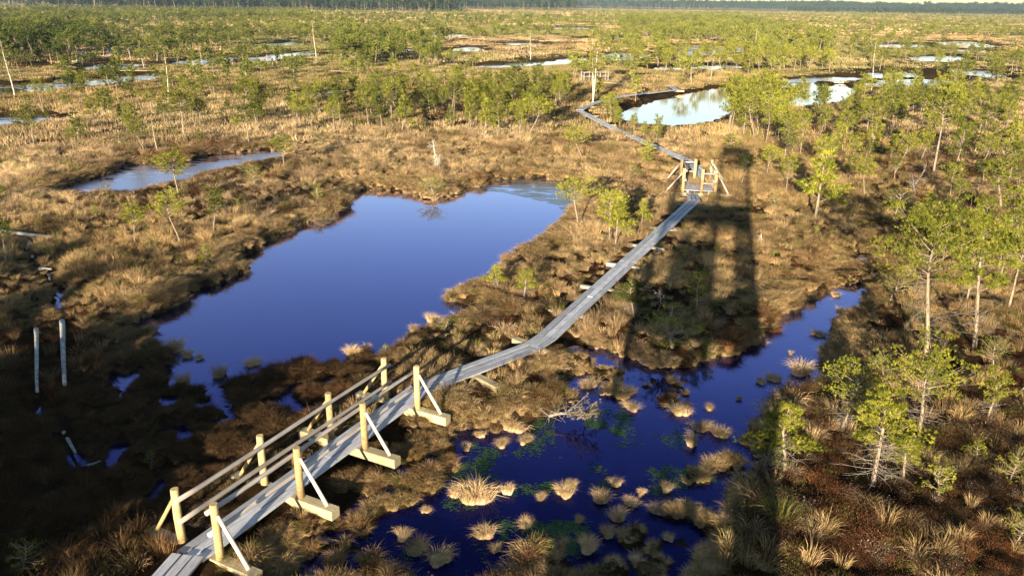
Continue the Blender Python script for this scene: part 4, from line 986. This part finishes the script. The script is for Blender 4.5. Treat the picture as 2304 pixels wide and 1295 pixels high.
SRC = []
def src(V, F, m=gs): SRC.append(mesh_from('piece', V, F, [m])); return len(SRC) - 1
TALL = [src(*arch_blades(105, .16, .50, .22, .0085, 300 + k, mound=False)) for k in range(3)]
TUS = [src(*arch_blades(140, .20, .36, .95, .009, 310 + k)) for k in range(3)]
SHORT = [src(*arch_blades(90, .22, .24, .5, .012, 320 + k, mound=False)) for k in range(2)]
HEA = [src(*heather(150, .26, .34, 330 + k)) for k in range(3)]
PAT = [src(*patch(1.7, 110, .42, .07, 340 + k)) for k in range(2)]
FAR1 = [src(*patch(5.0, 150, .50, .22, 350 + k)) for k in range(2)]
FAR2 = [src(*patch(16.0, 170, .75, .9, 360 + k)) for k in range(2)]

STRAW = np.array([.70, .50, .27]); BROWN = np.array([.33, .215, .11]); OCH = np.array([.46, .31, .13]); GREY = np.array([.33, .25, .18]); DARKH = np.array([.10, .055, .028]); REDH = np.array([.15, .062, .03]); OLIVE = np.array([.17, .16, .045]); RUST = np.array([.21, .095, .04])
def field(r0, r1, dens, seed):
    r = np.random.default_rng(seed); am = R(39); n = int((r1 * r1 - r0 * r0) * am * dens)
    rad = np.sqrt(r.uniform(r0 * r0, r1 * r1, n)); a = r.uniform(-am, am, n); x, y = rad * np.sin(a), rad * np.cos(a)
    px, py = pix(x, y, np.zeros(n)); k = (px > -260) & (px < 2560) & (py < 1520); return x[k], y[k], px[k], py[k], r
def heath_zone(x, y, px, py):
    """how much heather, 0..1, over the bog"""
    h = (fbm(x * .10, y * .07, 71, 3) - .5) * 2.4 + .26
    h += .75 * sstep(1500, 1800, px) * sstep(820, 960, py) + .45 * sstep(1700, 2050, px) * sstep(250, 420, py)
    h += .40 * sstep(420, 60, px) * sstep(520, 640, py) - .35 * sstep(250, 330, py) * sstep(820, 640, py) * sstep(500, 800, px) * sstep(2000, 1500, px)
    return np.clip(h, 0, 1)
def colour(x, y, px, py, kind, r, n):
    p1 = fbm(x * .25, y * .2, 81, 3)[:, None]; p2 = fbm(x * .045, y * .03, 85, 3)[:, None]; u = r.random((n, 1)); v = r.random((n, 1))
    c = STRAW + (BROWN - STRAW) * np.clip((p1 - .38) * 2.0, 0, 1); c = c + (GREY - c) * np.clip(u * 1.3 - .65, 0, 1) + 0
    c = c + (OCH - c) * np.clip((p2 - .42) * 3, 0, .7)
    c = np.where(v > .90, OLIVE * 1.25, c)
    hc = DARKH + (REDH - DARKH) * np.clip((p1 - .35) * 2 + u * .5 - .3, 0, 1); hc = np.where(v > .90, OLIVE, hc); hc = np.where(v < .12, GREY * .8, hc)
    c = np.where(kind[:, None] == 1, hc, c)
    c = c * (.58 + .84 * r.random((n, 1))) * (.62 + .95 * np.clip(fbm(x * .8, y * .8, 171, 2) - .25, 0, .6))[:, None]
    return np.concatenate([np.clip(c, 0, .9), np.ones((n, 1))], 1)
def bands(px_x, px_y): pass
XS = []
# near and middle sedge and heather
for (r0, r1, dn, sc_, sd) in ((11, 24, 26, .74, 1), (24, 42, 19, .80, 2), (42, 70, 12, .95, 3)):
    x, y, px, py, r = field(r0, r1, dn, sd); z, wd, wet = height(x, y, True)
    x2, y2, px2, py2, _ = field(r0, r1, dn * 2.2, sd + 50); z2, wd2, wet2 = height(x2, y2, True)
    k2 = ((wd2 > -.7) & (wd2 < .3)) | (wet2 > .3)          # extra growth along the water line
    x, y, px, py, z, wd, wet = [np.concatenate([a_, b_[k2]]) for a_, b_ in ((x, x2), (y, y2), (px, px2), (py, py2), (z, z2), (wd, wd2), (wet, wet2))]
    dd_ = deck_dist(x, y); hz = heath_zone(x, y, px, py); n = len(x)
    for a_, b_ in LOGS:
        e_ = b_ - a_; t_2 = np.clip(((x - a_[0]) * e_[0] + (y - a_[1]) * e_[1]) / (e_ @ e_), 0, 1); dd_ = np.minimum(dd_, np.hypot(x - a_[0] - t_2 * e_[0], y - a_[1] - t_2 * e_[1]) + .22)
    # bare dark gaps between tussocks
    gap = fbm(x * 1.05, y * 1.05, 91, 2); lowp = gap < .47 - .16 * sstep(26, 40, np.hypot(x, y)); keep = (z > -.115) & (dd_ > .48) & (~lowp | (r.random(n) < .62))
    keep &= ~((dd_ < .8) & (z > .1) & (r.random(n) < .6))
    keep &= ~((wet > .4) & (z < -.07)); keep |= (z > -.15) & (dd_ > .48) & (wet < .3) & (wd > -.5) & (r.random(n) < .7)
    x, y, px, py, z, wd, wet, hz, lowp, gap = [q[keep] for q in (x, y, px, py, z, wd, wet, hz, lowp, gap)]; n = len(x)
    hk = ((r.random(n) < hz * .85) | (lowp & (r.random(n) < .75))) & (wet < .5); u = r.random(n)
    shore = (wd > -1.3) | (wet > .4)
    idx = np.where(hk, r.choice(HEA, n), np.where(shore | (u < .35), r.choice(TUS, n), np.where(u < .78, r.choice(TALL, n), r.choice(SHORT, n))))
    big = .55 + .9 * fbm(x * .35, y * .35, 95, 2) * r.uniform(.6, 1.4, n); s = np.stack([big * sc_ * 1.05, big * sc_ * 1.05, big * sc_ * .95], -1)
    s *= (.72 + .9 * np.clip(gap - .40, 0, .35))[:, None] * 1.15; s[wet > .4] *= [.72, .72, .66]
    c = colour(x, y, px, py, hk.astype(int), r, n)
    # rusty moss and grass along the water line
    edge = (wd > -.75) & (r.random(n) < .45); c[edge, :3] = c[edge, :3] * .5 + OCH * .4
    shade_dk = (sstep(-20, 160, 460 + (1226 - py) * 1.33 - px) * sstep(1000, 800, px) * sstep(620, 880, py + (px - 300) * .1) * .92)[:, None]; c[:, :3] = c[:, :3] * (1 - shade_dk) + (DARKH * .6) * shade_dk * r.uniform(.5, 1.8, (n, 1))  # left of the footbridge, shade put into the blade colour besides dark heather
    rust = (fbm(x * .3, y * .3, 99, 2) > .74) & (r.random(n) < .5); c[rust, :3] = c[rust, :3] * .4 + RUST * .45
    for qx, qy, rad in ((1640, 765, 1.0), (1712, 738, .8), (1600, 815, .7), (1500, 905, .8), (1745, 715, .7), (1985, 860, .8), (1830, 1110, .8), (2230, 1270, 1.0), (1640, 375, 1.3)):
        g = G(qx, qy)[:2]; s_ = (np.hypot(x - g[0], y - g[1]) < rad * r.uniform(.3, 1.2, n)) & (r.random(n) < .6); c[s_, :3] = RUST * r.uniform(.6, 1.2, (s_.sum(), 1))
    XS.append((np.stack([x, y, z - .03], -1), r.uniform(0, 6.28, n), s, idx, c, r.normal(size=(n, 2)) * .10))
# middle distance and far
for (r0, r1, dn, src_, zs, sd) in ((66, 150, 1.05, PAT, 1.0, 5), (146, 420, .11, FAR1, 1.0, 6), (410, 2300, .0062, FAR2, 1.0, 7)):
    x, y, px, py, r = field(r0, r1, dn, sd); z, wd, wet = height(x, y, True); hz = heath_zone(x, y, px, py)
    mg = {5: -.7, 6: -2.2, 7: -7.5}[sd]; k = (wd < mg) & (deck_dist(x, y) > (1.0 if sd == 5 else 1.0)); x, y, px, py, z, hz = [q[k] for q in (x, y, px, py, z, hz)]; n = len(x)
    c = colour(x, y, px, py, (r.random(n) < hz * .5).astype(int), r, n)
    if sd >= 5:
        f = np.clip((fbm(x * .022, y * .013, 111, 4) - .40) * 3.0, 0, .8)[:, None] * np.clip((np.hypot(x, y)[:, None] - 50) / 160, 0, 1)
        c[:, :3] = c[:, :3] * (1 - f) + np.array([.20, .20, .06]) * f
    lowr = np.clip(-wd[k] / (3 if sd == 5 else 11), .2, 1)
    XS.append((np.stack([x, y, z - .05], -1), r.uniform(0, 6.28, n), np.stack([np.ones(n), np.ones(n), lowr * r.uniform(.8, 1.2, n)], -1), r.choice(src_, n), c, np.zeros((n, 2))))
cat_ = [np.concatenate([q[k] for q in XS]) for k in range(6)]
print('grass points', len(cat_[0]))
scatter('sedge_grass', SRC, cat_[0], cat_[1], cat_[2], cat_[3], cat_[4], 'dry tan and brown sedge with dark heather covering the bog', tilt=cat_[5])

# ------------------------------------------------------------------ tussocks standing in the water, each one a thing
def clump(seed, droop):
    q = np.random.default_rng(seed); Vs = []; Fs = []; n_ = 0
    for s_ in range(4):
        k_ = q.uniform(.45, 1.0) if s_ else 1.0; V_, F_ = arch_blades(int(150 * k_), .26 * k_, .44 * k_, droop + .3, .009, seed * 10 + s_, lean=.5); o_ = q.normal(size=2) * .19 * (s_ > 0)
        V_ = V_ + [o_[0], o_[1], 0]; Vs.append(V_); Fs.append(F_ + n_); n_ += len(V_)
    return mesh_from('grass_tussock', np.concatenate(Vs), np.concatenate(Fs), [M['grass_o']])
TM = [clump(400 + k, .6) for k in range(3)] + [clump(410 + k, 1.0) for k in range(2)]
TUSS = [ # px, py (foot), width px, height px, mesh, tone, label
 (970, 722, 36, 30, 0, 1, 'lone sunlit tussock standing clear in the blue pond'), (930, 742, 24, 22, 3, .8, 'small tussock left below the lone sunlit one'),
 (495, 842, 42, 42, 1, .4, 'round dim tussock alone in the lower left of the blue pond'), (451, 806, 18, 16, 3, .5, 'smallest round tussock in the blue pond'), (424, 800, 28, 22, 4, .4, 'low dark tussock left of the smallest round one'),
 (388, 790, 50, 40, 0, .6, 'double headed tussock near the left shore tip'), (412, 858, 46, 34, 1, .5, 'dark tussock at the lower left pond corner'), (345, 745, 26, 26, 4, .3, 'dark tussock on the west pond edge'),
 (790, 800, 34, 40, 0, .8, 'upright tussock on the pond shore behind the footbridge posts'), (825, 790, 20, 30, 1, .8, 'thin upright tussock right of the footbridge shore one'), (797, 822, 26, 18, 3, .9, 'low tan tussock between pond shore and footbridge'),
 (735, 500, 44, 20, 4, .2, 'flat dark islet tussock at the pond inlet'), (1060, 1125, 92, 58, 0, .9, 'large lit tussock in the near weedy water'), (1025, 1110, 34, 30, 1, .9, 'small tussock left of the large near lit one'),
 (1138, 1108, 30, 34, 1, .9, 'pointed tussock right of the large near lit one'), (1050, 1012, 24, 26, 1, .9, 'small tussock on the weed mat'), (1128, 1000, 30, 18, 3, .9, 'upper small tussock of the pair on the weed mat'), (1080, 982, 20, 18, 3, .9, 'tiny tussock by the upper weed mat edge'),
 (1423, 917, 40, 18, 3, 1, 'little oval sunlit tussock in the middle channel'), (1526, 925, 50, 28, 4, 1, 'yellow skirted tussock at the end of the wet sedge island'), (1558, 1000, 30, 52, 1, .5, 'tall grey narrow tussock standing alone in the channel'),
 (1358, 1125, 52, 30, 0, .9, 'broad lit tussock in the lower water'), (1385, 1092, 32, 30, 1, .7, 'upright tussock behind the broad lower one'), (1443, 1112, 20, 22, 3, .9, 'tiny lit tussock right of the broad lower one'), (1418, 1135, 30, 28, 3, .6, 'dim round tussock right of the lower lit ones'),
 (1395, 1165, 46, 34, 0, .9, 'lit tussock leaning over the lower weed'), (1500, 1105, 34, 36, 1, .3, 'dark upright tussock near the south shore'), (1475, 1150, 36, 30, 4, .3, 'shaded round tussock near the south shore'), (1510, 1140, 20, 18, 3, .4, 'small shaded tussock near the south shore'),
 (1805, 835, 62, 40, 0, 1, 'bright yellow reed tussock in the stream pond'), (1735, 852, 38, 20, 0, .9, 'pair shaped tan tussock in the stream pond'), (1710, 860, 20, 18, 3, .9, 'small tussock left of the pair shaped one'), (1845, 755, 30, 16, 4, .5, 'low dark tussock in the upper stream pond'),
 (1893, 700, 20, 12, 3, 1, 'tiny tan islet near the stream pond head'), (1880, 665, 18, 14, 3, 1, 'tiny tussock at the stream pond head'), (1775, 880, 18, 12, 3, 1, 'small tan islet near the right bank'), (1773, 865, 12, 14, 1, .9, 'tiny upright tuft near the right bank'),
 (1779, 798, 12, 16, 1, .9, 'tiny tuft left above the bright reed tussock'), (1665, 898, 14, 14, 1, .3, 'tiny dark tuft in open channel water'), (1700, 1010, 34, 24, 4, .4, 'dark tussock by the right channel shore'),
 (1580, 1065, 30, 30, 1, .3, 'dark tussock at the southern channel edge'), (1370, 1205, 40, 36, 1, .8, 'upright tussock low in the picture'), (1320, 1240, 52, 50, 0, .9, 'tall straw tussock clump low in the picture'), (1235, 1262, 50, 46, 1, .8, 'straw tussock left of the tall low clump'),
]
for k, (px, py, wp, hp, mk, tone, lb) in enumerate(TUSS):
    P = G(px, py, WZ); wm = wp * np.hypot(P[1] * .94 + CAM_Z * .34, 0) / FPX; Hm = px_height(P[0], P[1], hp)
    t = bpy.data.objects.new('grass_tussock', TM[mk]); C.objects.link(t)
    t.location = (P[0], P[1], WZ + .02); t.rotation_euler.z = k * 1.7; sx = wm / .95 * (.85 if wp > 80 else 1); t.scale = (sx, sx * (.8 + .3 * abs(math.sin(k * 3))), max(.25, Hm / .62)); t.rotation_euler.x = .12 * math.sin(k * 2.3); t.rotation_euler.y = .12 * math.cos(k * 1.9)
    c = (GREY * .8 * (1 - tone) + STRAW * tone) * (1 + .2 * math.sin(k * 5)); t.color = (*c, 1)
    tag(t, lb, 'grass tussock', 'tussocks standing in the ponds')

r = np.random.default_rng(66); k = 0; spots = []
while len(spots) < 24 and k < 3000:
    k += 1; bx = [(1000, 960, 1230, 1020), (1230, 1080, 1530, 1270), (880, 1080, 1230, 1290), (1280, 850, 1600, 930), (1560, 950, 1700, 1060), (400, 800, 640, 870)][k % 6]
    px_, py_ = r.uniform(bx[0], bx[2]), r.uniform(bx[1], bx[3]); P = G(px_, py_, WZ)
    if height(P[:1], P[1:2])[0] < WZ - .05 and all(np.hypot(P[0] - a, P[1] - b) > .45 for a, b in spots) and min(np.hypot(P[0] - G(q[0], q[1], WZ)[0], P[1] - G(q[0], q[1], WZ)[1]) for q in TUSS) > .5: spots.append((P[0], P[1]))
for x, y in spots:
    t = bpy.data.objects.new('grass_tussock', TM[int(r.integers(5))]); C.objects.link(t); s_ = r.uniform(.22, .7)
    t.location = (x, y, WZ + .02); t.rotation_euler = (r.normal() * .12, r.normal() * .12, r.uniform(0, 6.28)); t.scale = (s_, s_ * r.uniform(.7, 1.2), s_ * r.uniform(.8, 1.3)); t.color = (*(STRAW * r.uniform(.55, 1)), 1)
    tag(t, 'one of the many small straw tufts dotted in the pond shallows', 'grass tussock', 'small tufts dotted in the pond shallows')

# pond weed: fine green flecks lying on the water
r = np.random.default_rng(55); WX = []
for pl in ([(870,1160),(1000,1060),(1080,1020),(1130,1080),(1215,1125),(1195,1160),(1080,1180),(950,1200),(880,1230)], [(1235,1130),(1260,1090),(1330,1050),(1420,1035),(1560,1045),(1500,1100),(1400,1130),(1330,1180),(1230,1190),(1190,1215),(1240,1160)],
           [(1100,980),(1180,950),(1215,975),(1180,1015),(1120,1025),(1090,1010)], [(1345,930),(1440,925),(1465,955),(1410,965),(1370,945)], [(1400,1000),(1500,968),(1545,975),(1550,1020),(1450,1020)], [(1060,1180),(1260,1200),(1240,1295),(1000,1295)], [(1560,810),(1640,805),(1620,830),(1570,835)]):
    Z = polypx(pl, WZ); lo_, hi_ = Z.min(0), Z.max(0); n = 110000; c_ = r.uniform(lo_ - .4, hi_ + .4, (n, 2)); s_ = poly_sd(c_[:, 0], c_[:, 1], Z, 2) + (fbm(c_[:, 0] * 1.3, c_[:, 1] * 1.3, 7, 3) - .5) * 1.6
    area = np.prod(hi_ - lo_ + .8); pk = min(1, 3000 * area / n) * np.clip(s_ * 1.4, 0, 1) * np.clip(.25 + 2.2 * (fbm(c_[:, 0] * 6, c_[:, 1] * 2.5, 8, 3) - .35), .05, 1); c_ = c_[(r.random(n) < pk) & (height(c_[:, 0], c_[:, 1]) < WZ)]; WX.append(c_)
W_ = np.concatenate(WX); n = len(W_); print('weed', n)
a = r.uniform(0, 6.28, n); P_ = np.stack([W_[:, 0], W_[:, 1], np.full(n, WZ + .006)], -1); D = np.stack([np.cos(a), np.sin(a) * .5, np.full(n, .04)], -1)
Ls = r.uniform(.05, .13, n); s = np.stack([-D[:, 1], D[:, 0], np.zeros(n)], -1) * .019
V_ = np.stack([P_ - s, P_ + s, P_ + D * Ls[:, None]], 1).reshape(-1, 3)
M['weed_leaf'] = leaf_mat('pond_weed_leaf', False, base=(.06, .11, .05), transl=.05, jitter=.5)
tag(link(bpy.data.objects.new('pond_weed', mesh_from('pond_weed', V_, np.arange(3 * n).reshape(-1, 3), [M['weed_leaf']]))), 'green pond weed floating in mats on the near dark pond', kind='stuff')

# ------------------------------------------------------------------ far trees past what can be told apart, and the forest on the horizon
FT = [merged([(a, 0), (b, 1)], 'far_pine', M['needles_s']) for a, b in FARM]
def inpx(pts, px, py):
    return poly_sd(px, py, np.array(pts, float), 5) > 0
xs = []; r = np.random.default_rng(88)
for (r0, r1, dn) in ((95, 300, .074), (300, 700, .030), (700, 1600, .0105)):
    x, y, px, py, _ = field(r0, r1, dn, int(r0)); n = len(x)
    cl = fbm(x * .02, y * .014, 131, 3) + (fbm(x * .09, y * .06, 133, 2) - .5) * .7; p = np.clip((cl - .38) * 2.2, .26, .8)
    for pts, boost in (([(-300,60),(240,55),(250,140),(120,150),(-300,165)], 1.6), ([(240,60),(700,40),(860,60),(860,95),(420,110)], .4), ([(760,95),(1000,95),(985,160),(760,165)], 1.4), ([(1390,40),(1640,30),(1900,100),(1860,125),(1560,100),(1400,85)], 1.2),
                       ([(940,100),(1320,80),(1400,170),(1000,160)], -.8), ([(900,165),(1250,170),(1250,185),(900,180)], -.8), ([(1850,100),(2330,120),(2330,150),(1850,150)], -.4), ([(-300,20),(700,15),(700,50),(-300,60)], .8), ([(700,15),(1300,12),(1300,40),(700,40)], -.2)):
        p = p + boost * inpx(pts, px, py)
    inz = np.zeros(n, bool)
    for outl, *_ in ZONES: inz |= inpx(outl, px, py)
    k = (r.random(n) < p) & dry(x, y) & ~inz; x, y, px, py, p = x[k], y[k], px[k], py[k], p[k]; n = len(x)
    h = r.uniform(1.2, 3.6, n) * (1 + .35 * np.clip(p - 1, 0, 1)); xs.append((x, y, h, px, py))
x, y, h, px, py = [np.concatenate([q[k] for q in xs]) for k in range(5)]; n = len(x); print('far trees', n)
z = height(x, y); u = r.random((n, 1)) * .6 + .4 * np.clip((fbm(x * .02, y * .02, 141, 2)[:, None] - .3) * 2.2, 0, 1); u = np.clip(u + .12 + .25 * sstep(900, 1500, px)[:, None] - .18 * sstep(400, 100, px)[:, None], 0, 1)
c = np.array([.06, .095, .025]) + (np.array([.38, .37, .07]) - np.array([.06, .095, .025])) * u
# the 110 largest of them stand as trees of their own
d_ = h / np.hypot(x, y); order = np.argsort(-d_)
own = order[:0]; rest = order
own = own[np.argsort(px[own])]; band = {}
for k in own:
    fx = int(px[k] // 330); part = ['outer left', 'left', 'centre left', 'centre', 'centre right', 'right', 'outer right'][min(6, max(0, fx))] if 0 <= px[k] <= 2304 else 'off the side'
    key = (part, py[k] > 120); band[key] = band.get(key, 0) + 1
    lab = f"{ORD[band[key] - 1]} larger far pine from the left in the {part} {'nearer' if key[1] else 'deeper'} bog"
    place_tree(MID[int(r.integers(6))], x[k], y[k], h[k] / 3.6 * 1.05, lab, 'pine_tree', CAT_P, 'larger pines of the far bog', tone=float(u[k, 0]), seed=int(k), wide=1.1)
s = (h[rest] / 4.0)[:, None] * np.stack([r.uniform(.9, 1.35, len(rest)), r.uniform(.9, 1.35, len(rest)), np.ones(len(rest))], -1)
EX = np.array([(e[0], e[1], e[2], e[4]) for e in REST]); ek = np.array([(6 + kind_of(e)[1]) if kind_of(e)[0] else kind_of(e)[1] for e in REST])
HS = np.array(MID_H + BUSH_H); cc = np.array([green(random.Random(i_), t_)[:3] for i_, t_ in enumerate(EX[:, 3])])
scatter('bog_pines', MIDS, np.stack([EX[:, 0], EX[:, 1], height(EX[:, 0], EX[:, 1])], -1), r.uniform(0, 6.28, len(EX)), (EX[:, 2] / HS[ek])[:, None] * np.ones((1, 3)), ek, np.concatenate([cc, np.ones((len(EX), 1))], 1), 'smaller pines filling in between the trees of the right wood and middle belt')
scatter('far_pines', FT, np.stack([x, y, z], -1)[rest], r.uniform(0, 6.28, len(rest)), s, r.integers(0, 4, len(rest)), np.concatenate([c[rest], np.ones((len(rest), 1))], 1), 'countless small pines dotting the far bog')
# horizon forest
xs = []
for (r0, r1, dn, a0, a1, hh_) in ((1000, 1500, .012, -40, -4, 11), (1500, 2600, .006, -40, 4, 15), (2600, 4200, .0032, -40, 40, 19), (1700, 2600, .0045, 18, 40, 8)):
    n = int((r1 * r1 - r0 * r0) / 2 * R(a1 - a0) * dn); rad = np.sqrt(r.uniform(r0 * r0, r1 * r1, n)); a = np.radians(r.uniform(a0, a1, n)); x = rad * np.sin(a); y = rad * np.cos(a)
    k = fbm(x * .0032, y * .0045, 151, 2) > (.50 if r0 == 1000 else .40 if r0 < 2600 else .2); x, y = x[k], y[k]; xs.append((x, y, hh_ * r.uniform(.7, 1.25, len(x)) * (.75 + .5 * fbm(x * .004, y * .004, 161, 2))))
x, y, h = [np.concatenate([q[k] for q in xs]) for k in range(3)]; n = len(x); print('forest', n)
c = np.array([.05, .085, .035]) * r.uniform(.6, 1.5, (n, 1)); s = (h / 4)[:, None] * np.array([.9, .9, 1.0]) * r.uniform(.9, 1.3, (n, 1))
scatter('distant_forest', FT, np.stack([x, y, height(x, y) - .3], -1), r.uniform(0, 6.28, n), s, r.integers(0, 4, n), np.concatenate([c, np.ones((n, 1))], 1), 'dark bluish forest along the horizon')

# ------------------------------------------------------------------ two walkers
def skin(name, pts, edges, rad, mat, parent, W):
    me = bpy.data.meshes.new(name); me.from_pydata(pts, edges, []); me.materials.append(mat); o = bpy.data.objects.new(name, me); link(o, parent, W)
    sk = o.modifiers.new('skin', 'SKIN'); sk.use_smooth_shade = True; o.modifiers.new('sub', 'SUBSURF').render_levels = 1
    for v, q in zip(me.skin_vertices[0].data, rad): v.radius = (q, q)
    me.skin_vertices[0].data[0].use_root = True; return o
def plain(name, c):
    m, t, N, L = newmat(name); p = nd(N, 'ShaderNodeBsdfPrincipled'); p.inputs['Base Color'].default_value = (*c, 1); p.inputs['Roughness'].default_value = .8
    o = nd(N, 'ShaderNodeOutputMaterial'); L.new(p.outputs[0], o.inputs[0]); return m
def person(px, py, label, jc, tc, hc, rz):
    P = G(px, py, DZ); t = thing('person', label, 'person', (P[0], P[1], DZ), rz); W = t.matrix_basis.copy()
    pts = [(0,0,.93),(0,0,1.15),(0,0,1.38),(0,0,1.50),(0,.01,1.62),(0,.01,1.74),(.1,0,.86),(.11,.03,.48),(.12,0,.06),(.12,.14,.03),(-.1,0,.86),(-.11,-.03,.48),(-.12,0,.06),(-.12,.12,.03),(.19,0,1.40),(.25,-.02,1.12),(.24,.10,.90),(.24,.16,.82),(-.19,0,1.40),(-.25,-.02,1.12),(-.24,.10,.90),(-.24,.16,.82)]
    ed = [(0,1),(1,2),(2,3),(3,4),(4,5),(0,6),(6,7),(7,8),(8,9),(0,10),(10,11),(11,12),(12,13),(2,14),(14,15),(15,16),(16,17),(2,18),(18,19),(19,20),(20,21)]
    rd_ = [.13,.13,.13,.055,.09,.075,.085,.06,.045,.035,.085,.06,.045,.035,.055,.045,.035,.035,.055,.045,.035,.035]
    skin('body', pts, ed, rd_, plain('skin', (.55,.34,.24)), t, W)
    ji = [0,1,2,14,15,16,18,19,20]; jm = {a: k for k, a in enumerate(ji)}
    skin('jacket', [pts[k] for k in ji], [(jm[a], jm[b]) for a, b in ed if a in jm and b in jm], [rd_[k] + .035 for k in ji], plain('jacket', jc), t, W)
    ti = [0,6,7,8,10,11,12]; tm_ = {a: k for k, a in enumerate(ti)}
    skin('trousers', [pts[k] for k in ti], [(tm_[a], tm_[b]) for a, b in ed if a in tm_ and b in tm_], [rd_[k] + .022 for k in ti], plain('trousers', tc), t, W)
    skin('hair', [(0, -.01, 1.72), (0, -.02, 1.78)], [(0, 1)], [.092, .07], plain('hair', hc), t, W)
person(247, 122, 'person in dark jacket and purple trousers standing on the far boardwalk', (.03,.03,.06), (.16,.10,.5), (.6,.5,.35), 2.6)
person(256, 123, 'person in olive and black clothes standing beside the purple trousered walker', (.35,.33,.12), (.02,.02,.02), (.05,.03,.02), 3.4)

# ------------------------------------------------------------------ air
HZ = 7000
hb = [(-HZ, -HZ, -1.9), (HZ, -HZ, -1.9), (HZ, HZ, -1.9), (-HZ, HZ, -1.9), (-HZ, -HZ, 34), (HZ, -HZ, 34), (HZ, HZ, 34), (-HZ, HZ, 34)]
m, t, N, L = newmat('air'); pv = nd(N, 'ShaderNodeVolumePrincipled'); pv.inputs['Density'].default_value = 0.00014; pv.inputs['Color'].default_value = (.66, .84, 1, 1); pv.inputs['Anisotropy'].default_value = 0.2
o = nd(N, 'ShaderNodeOutputMaterial'); L.new(pv.outputs[0], o.inputs['Volume'])
tag(link(bpy.data.objects.new('haze', mesh_from('haze', hb, [(0, 3, 2, 1), (4, 5, 6, 7), (0, 1, 5, 4), (1, 2, 6, 5), (2, 3, 7, 6), (3, 0, 4, 7)], [m]))), 'thin pale air over the whole bog', kind='stuff')
